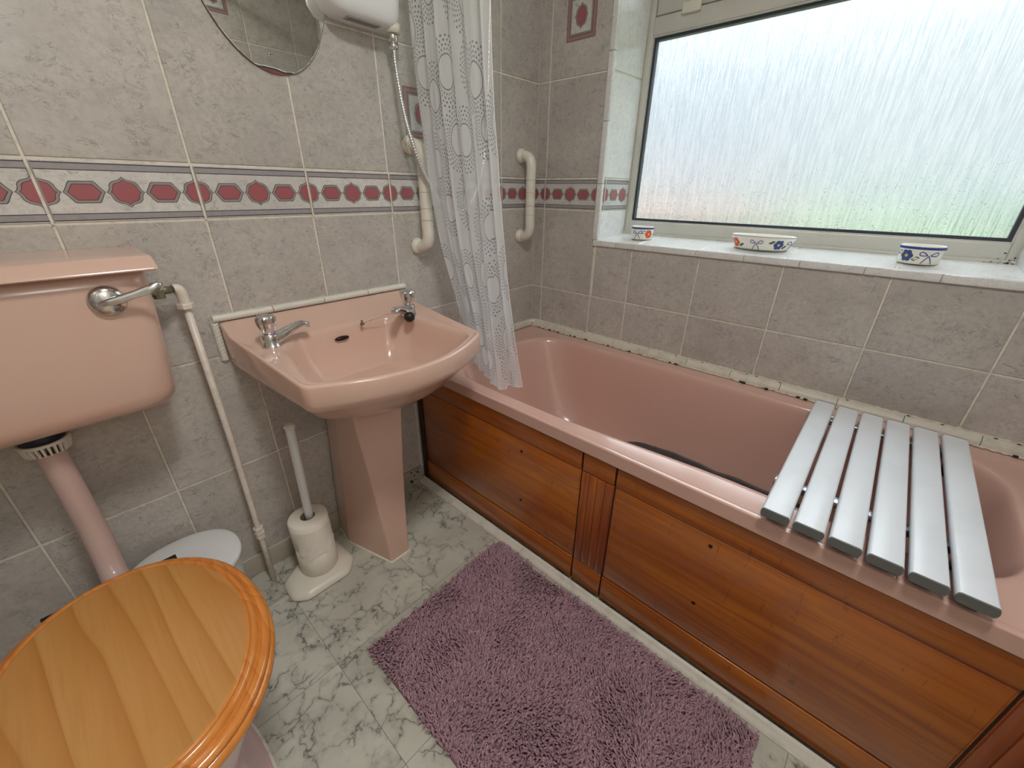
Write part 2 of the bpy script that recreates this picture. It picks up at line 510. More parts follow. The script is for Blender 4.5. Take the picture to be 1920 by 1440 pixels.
# ------------------------------------------------------------------ mesh builder
class MB:
    def __init__(self):
        self.v, self.f, self.mi, self.sm, self.r = [], [], [], [], []
        self.uv = None

    def vert(self, p):
        self.v.append(tuple(p))
        return len(self.v) - 1

    def face(self, idx, mat=0, smooth=False, rnd=(0, 0, 0)):
        self.f.append(tuple(idx))
        self.mi.append(mat)
        self.sm.append(smooth)
        self.r.append(rnd)

    def poly(self, pts, mat=0, smooth=False, rnd=(0, 0, 0)):
        self.face([self.vert(p) for p in pts], mat, smooth, rnd)

    def box(self, a, b, mat=0, bevel=0.0, mtx=None, seg=2, smooth=None):
        x0, y0, z0 = [min(a[i], b[i]) for i in range(3)]
        x1, y1, z1 = [max(a[i], b[i]) for i in range(3)]
        bm = bmesh.new()
        bmesh.ops.create_cube(bm, size=1.0)
        for vv in bm.verts:
            vv.co = Vector(((x0 + x1) / 2 + vv.co.x * (x1 - x0), (y0 + y1) / 2 + vv.co.y * (y1 - y0), (z0 + z1) / 2 + vv.co.z * (z1 - z0)))
        if bevel > 0:
            bmesh.ops.bevel(bm, geom=bm.edges[:], offset=bevel, segments=seg, profile=0.5, affect='EDGES')
        self.add_bm(bm, mat, (bevel > 0) if smooth is None else smooth, mtx)
        return self

    def add_bm(self, bm, mat=0, smooth=False, mtx=None):
        base = len(self.v)
        bm.verts.index_update()
        for vv in bm.verts:
            self.v.append(tuple(mtx @ vv.co) if mtx is not None else tuple(vv.co))
        for ff in bm.faces:
            self.face([base + q.index for q in ff.verts], mat, smooth)
        bm.free()

    def loft(self, rings, mat=0, cap0=False, cap1=False, closed=True, smooth=True, mats=None):
        ids = [[self.vert(p) for p in r] for r in rings]
        n = len(rings[0])
        for k in range(len(ids) - 1):
            a, b = ids[k], ids[k + 1]
            mm = mats[k] if mats else mat
            for i in range(n if closed else n - 1):
                j = (i + 1) % n
                self.face((a[i], a[j], b[j], b[i]), mm, smooth)
        if cap0:
            self.face(ids[0][::-1], mats[0] if mats else mat, False)
        if cap1:
            self.face(ids[-1], mats[-1] if mats else mat, False)
        return ids

    def tube(self, pts, r, mat=0, n=12, caps=True, smooth=True):
        pts = [Vector(p) for p in pts]
        rs = r if isinstance(r, (list, tuple)) else [r] * len(pts)
        rings = []
        up = None
        for i, p in enumerate(pts):
            t = (pts[min(i + 1, len(pts) - 1)] - pts[max(i - 1, 0)])
            if t.length < 1e-9:
                t = Vector((0, 0, 1))
            t.normalize()
            if up is None:
                up = Vector((0, 0, 1)) if abs(t.z) < 0.9 else Vector((1, 0, 0))
            up = (up - t * up.dot(t))
            if up.length < 1e-6:
                up = t.orthogonal()
            up.normalize()
            s = t.cross(up)
            rings.append([p + (up * cos(2 * pi * k / n) + s * sin(2 * pi * k / n)) * rs[i] for k in range(n)])
        self.loft(rings, mat, caps, caps, True, smooth)
        return self

    def lathe(self, prof, c=(0, 0, 0), mat=0, n=32, mtx=None, sx=1.0, sy=1.0, cap0=True, cap1=True, smooth=True, mats=None):
        rings = []
        for (r, z) in prof:
            ring = []
            for k in range(n):
                a = 2 * pi * k / n
                p = Vector((c[0] + r * sx * cos(a), c[1] + r * sy * sin(a), c[2] + z))
                ring.append(mtx @ p if mtx is not None else p)
            rings.append(ring)
        self.loft(rings, mat, cap0, cap1, True, smooth, mats)
        return self

    def build(self, name, mats, parent=None, recalc=False, loc=None, auto=None):
        me = bpy.data.meshes.new(name)
        me.from_pydata(self.v, [], self.f)
        for m in (mats if isinstance(mats, (list, tuple)) else [mats]):
            me.materials.append(m)
        me.polygons.foreach_set('material_index', self.mi)
        me.polygons.foreach_set('use_smooth', self.sm)
        if any(x != (0, 0, 0) for x in self.r):
            at = me.attributes.new('rnd', 'FLOAT_COLOR', 'FACE')
            flat = []
            for x in self.r:
                flat += [x[0], x[1], x[2], 1.0]
            at.data.foreach_set('color', flat)
        if recalc:
            bm = bmesh.new()
            bm.from_mesh(me)
            bmesh.ops.remove_doubles(bm, verts=bm.verts[:], dist=1e-6)
            bmesh.ops.recalc_face_normals(bm, faces=bm.faces[:])
            bm.to_mesh(me)
            bm.free()
        me.update()
        o = bpy.data.objects.new(name, me)
        COL.objects.link(o)
        if parent is not None:
            o.parent = parent
            o.matrix_parent_inverse = Matrix.Translation(-parent.location) if parent.rotation_euler == Euler((0, 0, 0)) else parent.matrix_world.inverted()
        if auto:
            md = o.modifiers.new('edge_split', 'EDGE_SPLIT')
            md.split_angle = radians(auto)
        return o


def struct(o):
    o['kind'] = 'structure'
    return o


def thing(name, loc, label, cat, group=None):
    o = bpy.data.objects.new(name, None)
    COL.objects.link(o)
    o.location = loc
    o.empty_display_size = 0.05
    o['label'] = label
    o['category'] = cat
    if group:
        o['group'] = group
    return o


def tag(o, label, cat, group=None):
    o['label'] = label
    o['category'] = cat
    if group:
        o['group'] = group
    return o


def catmull(pts, seg=8):
    pts = [Vector(p) for p in pts]
    out = []
    P = [pts[0] * 2 - pts[1]] + pts + [pts[-1] * 2 - pts[-2]]
    for i in range(1, len(P) - 2):
        a, b, c, d = P[i - 1], P[i], P[i + 1], P[i + 2]
        for k in range(seg):
            t = k / seg
            out.append(0.5 * ((2 * b) + (c - a) * t + (2 * a - 5 * b + 4 * c - d) * t * t + (3 * b - a - 3 * c + d) * t ** 3))
    out.append(pts[-1])
    return out


def fillet_poly(pts, rad, nc=6):
    """closed 2-D polygon with rounded corners; fixed number of points per corner"""
    out = []
    n = len(pts)
    for i in range(n):
        p0, p1, p2 = Vector(pts[i - 1]), Vector(pts[i]), Vector(pts[(i + 1) % n])
        r = rad[i] if isinstance(rad, (list, tuple)) else rad
        d0 = (p0 - p1)
        d1 = (p2 - p1)
        l0, l1 = d0.length, d1.length
        d0.normalize()
        d1.normalize()
        ang = d0.angle(d1)
        t = min(r / math.tan(ang / 2) if ang < pi - 1e-3 else 0, l0 * 0.48, l1 * 0.48)
        a, b = p1 + d0 * t, p1 + d1 * t
        for k in range(nc + 1):
            s = k / nc
            out.append((a * (1 - s) ** 2 + p1 * 2 * s * (1 - s) + b * s * s))
    return out


def rrect(x0, x1, y0, y1, r, nc=8, ne=8):
    pts = []
    cs = [((x1 - r, y1 - r), 0), ((x0 + r, y1 - r), 90), ((x0 + r, y0 + r), 180), ((x1 - r, y0 + r), 270)]
    arcs = []
    for (c, a0) in cs:
        arcs.append([(c[0] + r * cos(radians(a0 + 90 * k / nc)), c[1] + r * sin(radians(a0 + 90 * k / nc))) for k in range(nc + 1)])
    for i in range(4):
        pts += arcs[i]
        a, b = arcs[i][-1], arcs[(i + 1) % 4][0]
        for k in range(1, ne):
            pts.append((a[0] + (b[0] - a[0]) * k / ne, a[1] + (b[1] - a[1]) * k / ne))
    return pts


def at_z(ring, z):
    return [(p[0], p[1], z(p[0], p[1]) if callable(z) else z) for p in ring]


# ------------------------------------------------------------------ the room: dimensions
CEIL = 2.36
XL, YF = -1.95, -1.72           # left wall, front wall
ZB, ZT = 1.051, 1.165           # border row
ROWS = [0.0, 0.066, 0.3943, 0.7226, ZB, ZT, 1.493, 1.821, 2.149, CEIL]
GAP = 0.0042
random.seed(4)


def clip_rect(r, hole):
    """rect minus hole -> list of rects"""
    u0, u1, v0, v1 = r
    a0, a1, b0, b1 = hole
    if u1 <= a0 or u0 >= a1 or v1 <= b0 or v0 >= b1:
        return [r]
    out = []
    if u0 < a0:
        out.append((u0, a0, v0, v1))
    if u1 > a1:
        out.append((a1, u1, v0, v1))
    m0, m1 = max(u0, a0), min(u1, a1)
    if v0 < b0:
        out.append((m0, m1, v0, b0))
    if v1 > b1:
        out.append((m0, m1, b1, v1))
    return out


def tile_quad(mb, rect, fmap, mat, h=0.0022, gap=GAP, bev=0.0016, rnd=None):
    u0, u1, v0, v1 = rect
    u0 += gap / 2
    u1 -= gap / 2
    v0 += gap / 2
    v1 -= gap / 2
    if u1 - u0 < 0.004 or v1 - v0 < 0.004:
        return
    if rnd is None:
        rnd = (random.random(), random.random(), random.random())
    b = [mb.vert(fmap(u, v, 0)) for u, v in ((u0, v0), (u1, v0), (u1, v1), (u0, v1))]
    t = [mb.vert(fmap(u, v, h)) for u, v in ((u0 + bev, v0 + bev), (u1 - bev, v0 + bev), (u1 - bev, v1 - bev), (u0 + bev, v1 - bev))]
    mb.face(t, mat, False, rnd)
    for i in range(4):
        j = (i + 1) % 4
        mb.face((b[i], b[j], t[j], t[i]), mat, False, rnd)


def clip_poly_u(pts, lo, hi):
    def half(p, inside, inter):
        out = []
        for i in range(len(p)):
            a, b = p[i - 1], p[i]
            if inside(b):
                if not inside(a):
                    out.append(inter(a, b))
                out.append(b)
            elif inside(a):
                out.append(inter(a, b))
        return out

    def cut(x):
        return lambda a, b: (x, a[1] + (b[1] - a[1]) * (x - a[0]) / (b[0] - a[0]))
    p = half(pts, lambda q: q[0] >= lo, cut(lo))
    if len(p) > 2:
        p = half(p, lambda q: q[0] <= hi, cut(hi))
    return p if len(p) > 2 else []


def ogee(cu, cv, a, b):
    """four-pointed quatrefoil: narrow tips left/right/up/down, swelling shoulders between"""
    q = [(1, 0), (0.92, 0.07), (0.85, 0.17), (0.80, 0.30), (0.78, 0.44), (0.70, 0.58), (0.58, 0.68), (0.42, 0.74), (0.26, 0.78), (0.12, 0.88)]
    r_ = [(x, y) for y, x in [(y, x) for x, y in q]]
    q1 = r_
    q2 = [(-x, y) for x, y in ([(0, 1)] + q1[:0:-1])]
    q3 = [(-x, -y) for x, y in q1]
    q4 = [(x, -y) for x, y in ([(0, 1)] + q1[:0:-1])]
    return [(cu + x * a, cv + y * b) for x, y in q1 + q2 + q3 + q4]


def hexa(cu, cv, a, b):
    pts = [(1, 0), (0.84, 0.36), (0.66, 0.84), (0.56, 1), (-0.56, 1), (-0.66, 0.84), (-0.84, 0.36), (-1, 0), (-0.84, -0.36), (-0.66, -0.84), (-0.56, -1), (0.56, -1), (0.66, -0.84), (0.84, -0.36)]
    return [(cu + x * a, cv + y * b) for x, y in pts]


MI = dict(grout=0, tile=1, border=2, line=3, band=4, ring=5, pink=6, mauve=7, sill=8)
WALL_MATS = [M['grout'], M['tile'], M['border_tile'], M['slate_line'], M['grey_band'], M['ring_grey'], M['motif_pink'], M['frame_mauve'], M['sill_tile']]


def flat(mb, pts, fmap, h, mat, lo=-99, hi=99):
    p = clip_poly_u(pts, lo, hi)
    if p:
        mb.poly([fmap(u, v, h) for u, v in p], mat)


def rectp(u0, u1, v0, v1):
    return [(u0, v0), (u1, v0), (u1, v1), (u0, v1)]


def border(mb, fmap, lo, hi, u_joint, zb=ZB, zt=ZT, step=0.25):
    """printed border between lo and hi; motifs centred on joints"""
    H0 = 0.0023
    for (a, b, m) in ((zt - 0.0072, zt - 0.0052, 'line'), (zt - 0.0172, zt - 0.0072, 'band'), (zt - 0.0188, zt - 0.0172, 'line'),
                      (zb + 0.0052, zb + 0.0072, 'line'), (zb + 0.0072, zb + 0.0172, 'band'), (zb + 0.0172, zb + 0.0188, 'line')):
        flat(mb, rectp(lo, hi, a, b), fmap, H0, MI[m])
    p = step / 4
    cv = (zb + zt) / 2
    k0 = int(math.floor((lo - u_joint) / p)) - 1
    k1 = int(math.ceil((hi - u_joint) / p)) + 1
    for k in range(k0, k1 + 1):
        cu = u_joint + k * p
        og = (k % 2 == 0)
        fn = ogee if og else hexa
        a, b = (0.0306, 0.0290) if og else (0.0308, 0.0200)
        for i, (s, m) in enumerate(((0.0, 'line'), (0.0011, 'ring'), (0.0052, 'line'), (0.0062, 'pink'))):
            flat(mb, fn(cu, cv, a - s * 1.15, b - s), fmap, H0 + 0.00025 * (i + 1), MI[m], lo, hi)
    # grout over the printed border at the joints
    j0 = int(math.floor((lo - u_joint) / step))
    for j in range(j0, j0 + int((hi - lo) / step) + 3):
        u = u_joint + j * step
        if lo < u < hi:
            flat(mb, rectp(u - GAP / 2, u + GAP / 2, zb, zt), fmap, H0 + 0.0016, MI['grout'])
            flat(mb, rectp(u + GAP / 2, u + GAP / 2 + 0.003, zb + 0.005, zt - 0.005), fmap, H0 + 0.0014, MI['ring'])


def inset(mb, fmap, cu, cv, w=0.120, h=0.130):
    H0 = 0.0024
    for i, (s, m) in enumerate(((0, 'line'), (0.0012, 'mauve'), (0.0065, 'ring'), (0.0085, 'mauve'), (0.0135, 'line'), (0.0148, 'ring'), (0.0185, 'line'), (0.0195, 'border'))):
        flat(mb, rectp(cu - w / 2 + s, cu + w / 2 - s, cv - h / 2 + s, cv + h / 2 - s), fmap, H0 + 0.0002 * i, MI[m])
    for i, (s, m) in enumerate(((0.0, 'line'), (0.0012, 'ring'), (0.0062, 'line'), (0.0072, 'pink'))):
        flat(mb, ogee(cu, cv, 0.027 - s, 0.036 - s), fmap, H0 + 0.0018 + 0.0002 * i, MI[m])


def tiles(mb, fmap, lo, hi, joint, rows, hole=None, low_shift=0.0, low_rows=2, step=0.25):
    for ri in range(len(rows) - 1):
        v0, v1 = rows[ri], rows[ri + 1]
        js = joint + (low_shift if ri <= low_rows else 0.0)
        us = [lo]
        k = math.floor((lo - js) / step) + 1
        while js + k * step < hi - 0.004:
            if js + k * step > lo + 0.004:
                us.append(js + k * step)
            k += 1
        us.append(hi)
        for i in range(len(us) - 1):
            rc = (us[i], us[i + 1], v0, v1)
            rnd = (random.random(), random.random(), random.random())
            mat = MI['border'] if abs(v0 - ZB) < 1e-6 else MI['tile']
            for q in (clip_rect(rc, hole) if hole else [rc]):
                tile_quad(mb, q, fmap, mat, rnd=rnd)


def slab(mb, fmap, lo, hi, v0, v1, thick, hole=None):
    for q in (clip_rect((lo, hi, v0, v1), hole) if hole else [(lo, hi, v0, v1)]):
        u0, u1, a, b = q
        P = [fmap(u, v, h) for h in (0, -thick) for u, v in ((u0, a), (u1, a), (u1, b), (u0, b))]
        ids = [mb.vert(p) for p in P]
        for f in ((0, 1, 2, 3), (7, 6, 5, 4), (0, 4, 5, 1), (1, 5, 6, 2), (2, 6, 7, 3), (3, 7, 4, 0)):
            mb.face([ids[i] for i in f], MI['grout'])


# back wall (cistern, basin, mirror): y = 0, u = x
mA = lambda u, v, h: (u, -h, v)
mb = MB()
slab(mb, mA, XL - 0.1, 0.1, 0, CEIL, 0.1)
tiles(mb, mA, XL, 0.0, -1.4621, ROWS, low_shift=0.012)
border(mb, mA, XL, 0.0, -1.4621)
inset(mb, mA, -0.574, 1.329)
struct(mb.build('wall_back', WALL_MATS))

# window wall: x = 0, u = y
WY0, WY1, WZ0, WZ1 = -1.468, -0.322, 0.942, 1.96
mB = lambda u, v, h: (-h, u, v)
hole = (WY0, WY1, WZ0, WZ1)
mb = MB()
slab(mb, mB, YF - 0.1, 0.0, 0, CEIL, 0.27, hole)
cols_b = [YF, -1.4806, -1.2306, -0.9806, -0.7306, -0.4806, -0.3154, -0.0566, 0.0]
for ri in range(len(ROWS) - 1):
    v0, v1 = ROWS[ri], ROWS[ri + 1]
    for i in range(len(cols_b) - 1):
        rnd = (random.random(), random.random(), random.random())
        m = MI['border'] if abs(v0 - ZB) < 1e-6 else MI['tile']
        for q in clip_rect((cols_b[i], cols_b[i + 1], v0, v1), (-1.4806, WY1, WZ0, WZ1)):
            if q[1] - q[0] < 0.012:
                continue
            tile_quad(mb, q, mB, m, rnd=rnd)
border(mb, mB, WY1 + 0.004, 0.0, -0.0566)
border(mb, mB, YF, WY0 - 0.004, -0.0566)
inset(mb, mB, -0.183, 1.662)
# reveal tiles (far side, near side) and sloping sill
SPL = 0.012
XF = 0.190
for side in (0, 1):
    y0 = WY1 if side == 0 else WY0
    s = -1 if side == 0 else 1
    fm = lambda u, v, h, y0=y0, s=s: (u, y0 + s * (SPL * u / XF + h), v)
    P = [fm(u, v, 0) for u, v in ((0, WZ0), (XF, WZ0), (XF, WZ1), (0, WZ1))]
    mb.poly(P if side == 0 else P[::-1], MI['grout'])
    for (a, b) in ((0.942, ZB), (ZB, ZT), (ZT, 1.493), (1.493, 1.821), (1.821, WZ1)):
        tile_quad(mb, (0.0, XF, a, b), fm, MI['sill'] if (a, b) != (ZB, ZT) else MI['border'])
    border(mb, fm, 0.004, XF - 0.006, 0.02)
zs = lambda x: 0.942 + (0.960 - 0.942) * x / XF
fs = lambda u, v, h: (v, u, zs(v) + h)      # u = y, v = x
yy = [WY0, -1.231, -0.981, -0.721, -0.500, WY1]
mb.poly([fs(WY0, 0, 0), fs(WY1, 0, 0), fs(WY1, XF, 0), fs(WY0, XF, 0)][::-1], MI['grout'])
for i in range(5):
    tile_quad(mb, (yy[i], yy[i + 1], 0.0, XF), fs, MI['sill'], gap=0.004)
# underside of the lintel
mb.poly([(0, WY0, WZ1), (XF, WY0, WZ1), (XF, WY1, WZ1), (0, WY1, WZ1)], MI['grout'])
fl_ = lambda u, v, h: (v, u, WZ1 - h)
for i in range(5):
    tile_quad(mb, (yy[i], yy[i + 1], 0.0, XF), fl_, MI['sill'], gap=0.004)
struct(mb.build('wall_right', WALL_MATS))

# front wall (behind the camera's right shoulder; seen in the mirror) with the doorway
mC = lambda u, v, h: (u, YF + h, v)
dhole = (-1.88, -1.12, -0.01, 2.0)
mb = MB()
slab(mb, mC, XL - 0.1, 0.1, 0, CEIL, 0.1, dhole)
tiles(mb, mC, XL, 0.0, -0.155, ROWS, hole=dhole)
border(mb, mC, -1.12, 0.0, -0.155)
inset(mb, mC, -0.53, 1.985)
struct(mb.build('wall_front', WALL_MATS))
wf = bpy.data.objects['wall_front']
mb = MB()
mt = Matrix.Translation((-0.2983, YF + 0.0022, 1.7908)) @ Matrix.Rotation(radians(-90), 4, 'X')
mb.lathe([(0.0075, 0.0), (0.0075, 0.0012), (0.0042, 0.0014)], (0, 0, 0), 0, 18, mtx=mt, cap1=False)
mb.lathe([(0.0044, 0.0006), (0.0, 0.0007)], (0, 0, 0), 1, 18, mtx=mt, cap0=False, cap1=False)
mb.build('screw_hole', [M['white_plastic'], M['black_rubber']], wf)
# left wall
mD = lambda u, v, h: (XL + h, u, v)
mb = MB()
slab(mb, mD, YF, 0.0, 0, CEIL, 0.1)
tiles(mb, mD, YF, 0.0, -0.2, ROWS)
border(mb, mD, YF, 0.0, -0.2)
struct(mb.build('wall_left', WALL_MATS))

# ceiling + floor
mb = MB()
mb.box((XL - 0.1, YF - 0.1, CEIL), (0.1, 0.1, CEIL + 0.08))
struct(mb.build('ceiling', M['ceiling']))
mb = MB()
mb.box((XL - 0.1, YF - 0.1, -0.08), (0.1, 0.1, -0.0006), 1)
T = 0.3038
x = -1.0060 - 4 * T
while x < 0.1:
    y = -0.4600 - 6 * T
    while y < 0.1:
        x0, x1, y0, y1 = max(x, XL), min(x + T, 0.0), max(y, YF - 0.1), min(y + T, 0.0)
        if x1 - x0 > 0.01 and y1 - y0 > 0.01:
            g_ = 0.0005
            mb.poly([(x0 + g_, y0 + g_, 0), (x1 - g_, y0 + g_, 0), (x1 - g_, y1 - g_, 0), (x0 + g_, y1 - g_, 0)], 0, False, (random.random(), random.random(), random.random()))
        y += T
    x += T
struct(mb.build('floor', [M['vinyl'], M['vinyl_joint']]))

# door (behind the camera), standing open into the added hall
mb = MB()
mb.box((-1.895, YF - 0.86, 0.006), (-1.855, YF - 0.105, 1.995), 0, 0.002)
for (a, b) in ((0.15, 0.85), (1.0, 1.85)):
    for (p, q) in ((-0.80, -0.52), (-0.45, -0.17)):
        mb.box((-1.856, YF + p, a), (-1.851, YF + q, b), 0, 0.002)
dr = struct(mb.build('door_1', M['door_paint']))
mb = MB()
mb.tube([(-1.855, YF - 0.80, 1.0), (-1.815, YF - 0.80, 1.0), (-1.810, YF - 0.78, 1.0), (-1.810, YF - 0.69, 1.0)], 0.008)
mb.build('door_handle', M['chrome'], dr)
HX0, HX1, HY0, HY1 = -2.35, -0.75, YF - 1.75, YF - 0.1  # unseen hall, added with its lamp to light the room through the door
mb = MB()
mb.box((HX0 - 0.05, HY0 - 0.05, 0), (HX0, HY1, CEIL))
mb.box((HX1, HY0 - 0.05, 0), (HX1 + 0.05, HY1, CEIL))
mb.box((HX0, HY0 - 0.05, 0), (HX1, HY0, CEIL))
struct(mb.build('wall_added_hall', M['ceiling']))
mb = MB()
mb.box((HX0, HY0, CEIL), (HX1, HY1, CEIL + 0.05))
struct(mb.build('ceiling_added_hall', M['ceiling']))
mb = MB()
mb.box((HX0, HY0, -0.08), (HX1, HY1, -0.001))
struct(mb.build('floor_added_hall', M['skirt']))
hl = thing('hall_fill_lamp', (-1.45, YF - 1.0, 1.95), 'unseen fill lamp added in the hall beyond the open door', 'lamp')
mb = MB()
mb.tube([(-1.45, YF - 1.0, 2.10), (-1.45, YF - 1.0, CEIL)], 0.004, 0, 8)
mb.build('cord', M['white_plastic'], hl)
mb = MB()
mb.lathe([(0.03, -0.02), (0.035, 0.0), (0.03, 0.03)], (-1.45, YF - 1.0, 2.10), 0, 16)
mb.build('fill_lamp_holder', M['white_plastic'], hl)
add_light('hall_fill_light', 'POINT', (-1.45, YF - 1.0, 1.95), HALL_FILL_W, (1.0, 0.98, 0.94), shadow_soft_size=0.17)  # fill light added behind the camera
mb = MB()
mb.box((-1.94, YF, 0.0), (-1.88, YF + 0.014, 2.0), 0, 0.003)
mb.box((-1.12, YF, 0.0), (-1.06, YF + 0.014, 2.0), 0, 0.003)
mb.box((-1.94, YF, 2.0), (-1.06, YF + 0.014, 2.06), 0, 0.003)
struct(mb.build('trim_4', M['door_paint']))

# skirting on the back wall
mb = MB()
mb.box((XL, -0.012, 0.0), (-0.705, -0.001, 0.074), 0, 0.003)
struct(mb.build('baseboard_back', M['skirt']))
mb = MB()
mb.box((XL + 0.001, YF, 0.0), (XL + 0.012, -0.013, 0.074), 0, 0.003)
struct(mb.build('baseboard_left', M['skirt']))
mb = MB()
for i in range(14):
    a = random.random()
    cx, cz = -0.715 - random.random() * 0.05, 0.01 + random.random() * 0.07
    r = 0.002 + random.random() * 0.005
    pts = [(cx + r * (0.6 + 0.6 * random.random()) * cos(t * pi / 4), -0.0131, cz + r * (0.4 + 0.6 * random.random()) * sin(t * pi / 4)) for t in range(8)]
    mb.poly(pts, 0)
mb.build('damp_stain', M['grime'], bpy.data.objects['baseboard_back'])

# ceramic quarter-round trim along the bath, in pieces
mb = MB()


def quad_piece(mb, a, b, wall, mat=0):
    n = 6
    z0, h, dpt = 0.5365, 0.024, 0.020
    rings = []
    for s in (a, b):
        ring = []
        for k in range(n + 1):
            t = pi / 2 * k / n
            d_ = dpt * cos(t)
            zz = z0 + h * sin(t)
            ring.append((-0.002 - d_, s, zz) if wall == 'B' else (s, -0.002 - d_, zz))
        ring.append((-0.0015, s, z0) if wall == 'B' else (s, -0.0015, z0))
        rings.append(ring)
    mb.loft(rings, mat, True, True, True, False)


s = -0.003
while s > YF:
    e = max(s - 0.1525 if s < -0.01 else -0.153, YF)
    quad_piece(mb, s - 0.0008, e + 0.0008, 'B')
    s = e
s = -0.022
while s > -0.69:
    e = max(s - 0.1525, -0.69)
    quad_piece(mb, s - 0.0008, e + 0.0008, 'A')
    s = e
# ragged sealant line above and below the pieces
for k in range(170):
    yv = -0.02 - k * 0.0099
    w = 0.002 + 0.003 * abs(sin(k * 1.7)) * random.random()
    mb.box((-0.0045, yv, 0.560), (-0.0015, yv - 0.0099, 0.562 + w), 1)
    w = 0.001 + 0.005 * random.random() ** 2
    if random.random() < 0.8:
        mb.box((-0.022 - w, yv, 0.5352), (-0.020, yv - 0.0099, 0.5385), 1)
    if random.random() < 0.12:
        mb.box((-0.0245 - w, yv, 0.5353), (-0.0215, yv - 0.0099 * random.random() - 0.003, 0.5392), 2)
    if random.random() < 0.07:
        mb.box((-0.0052, yv, 0.5612), (-0.0046, yv - 0.007, 0.5635), 2)
for (px, py) in ((-0.012, -0.012), (-0.024, -0.010), (-0.012, -0.026)):
    mb.lathe([(0.0, 0.0), (0.010, 0.002), (0.008, 0.010), (0.0, 0.018)], (px, py, 0.545), 1, 10, cap0=False, cap1=False)
struct(mb.build('trim_1', [M['caulk'], M['sealant'], M['grime']]))

# white tile-edge trim round the window opening
mb = MB()
e_ = 0.020
yv = WY0 - 0.005
k = 0
while yv < WY1 + 0.005:
    y1_ = min(yv + 0.152, WY1 + 0.012)
    mb.box((-0.0085, yv, 0.9235), (0.008, y1_ - 0.0008, 0.9455), 0, 0.003, seg=3)
    yv = y1_
    if yv >= WY1 + 0.011:
        break
z = 0.9235
for (ya, yb) in ((WY1 - 0.006, WY1 + 0.016), (WY0 - 0.016, WY0 + 0.006)):
    z = 0.946
    while z < WZ1 + 0.01:
        z1_ = min(z + 0.2, WZ1 + 0.012)
        mb.box((-0.0085, ya, z), (0.008, yb, z1_ - 0.0008), 0, 0.003, seg=3)
        z = z1_
        if z >= WZ1 + 0.011:
            break
mb.box((-0.0085, WY0 - 0.016, WZ1 - 0.004), (0.006, WY1 + 0.016, WZ1 + 0.016), 0, 0.003)
struct(mb.build('trim_2', M['sill_tile']))

# low white strip where bath panel meets the floor
mb = MB()
pr = [(-0.7265, 0.0), (-0.7265, 0.004), (-0.722, 0.0085), (-0.712, 0.010), (-0.706, 0.016), (-0.699, 0.018), (-0.699, 0.0)]
rings = [[(a, y_, b) for a, b in pr] for y_ in (-0.014, YF + 0.001)]
mb.loft(rings, 0, True, True, True, False)
struct(mb.build('trim_3', M['white_strip']))

# rope-pattern edging round the top of the basin
mb = MB()


def rope(mb, p0, p1, r=0.0092, piece=0.128):
    p0, p1 = Vector(p0), Vector(p1)
    L = (p1 - p0).length
    d_ = (p1 - p0).normalized()
    n = max(1, round(L / piece))
    side = Vector((0, -1, 0))
    up = d_.cross(side)
    for i in range(n):
        a, b = L * i / n + 0.0008, L * (i + 1) / n - 0.0008
        rings = []
        m = int((b - a) / 0.0022)
        for k in range(m + 1):
            s_ = a + (b - a) * k / m
            rr_ = r * (1 + 0.10 * sin(2 * pi * s_ / 0.0085))
            ring = []
            for t in range(9):
                an = pi * t / 8
                rr2 = r * (1 + 0.07 * sin(2 * pi * s_ / 0.009 + an * 2.2))
                ring.append(p0 + d_ * s_ + up * (cos(an) * rr2) + side * (sin(an) * rr2 * 1.1))
            rings.append(ring)
        mb.loft(rings, 0, True, True, True, True)


rope(mb, (-1.262, -0.0022, 0.8205), (-0.694, -0.0022, 0.8205))
rope(mb, (-1.2595, -0.0022, 0.7105), (-1.2595, -0.0022, 0.8115))
for k in range(120):
    xx = -1.27 + 0.58 * k / 120
    mb.box((xx, -0.0032, 0.8285), (xx + 0.0049, -0.0016, 0.8305 + 0.0025 * random.random() ** 2), 1)
struct(mb.build('trim_5', [M['rope'], M['caulk']], recalc=True))

# ------------------------------------------------------------------ window
GY0, GY1, GZ0, GZ1 = -1.430, -0.360, 1.014, 1.612
FX0, FX1 = XF, XF + 0.060
mb = MB()
OY0, OY1, OZ0, OZ1 = WY0 + 0.004 + 0.004, WY1 - SPL - 0.001, 0.9605, WZ1 - 0.002
mb.box((FX0, GY1 + 0.004, OZ0), (FX1, OY1, OZ1), 0, 0.003)
mb.box((FX0, OY0, OZ0), (FX1, GY0 - 0.004, OZ1), 0, 0.003)
mb.box((FX0, GY0 - 0.004, OZ0), (FX1, GY1 + 0.004, GZ0 - 0.004), 0, 0.003)
mb.box((FX0, GY0 - 0.004, GZ1 + 0.004), (FX1, GY1 + 0.004, 1.668), 0, 0.003)
mb.box((FX0, GY0 - 0.004, OZ1 - 0.03), (FX1, GY1 + 0.004, OZ1), 0, 0.003)
mb.box((FX0 - 0.006, OY0, OZ0 - 0.002), (FX0 + 0.004, OY1, OZ0 + 0.010), 0, 0.002)   # small bead at the foot
win = struct(mb.build('window_1', M['upvc']))
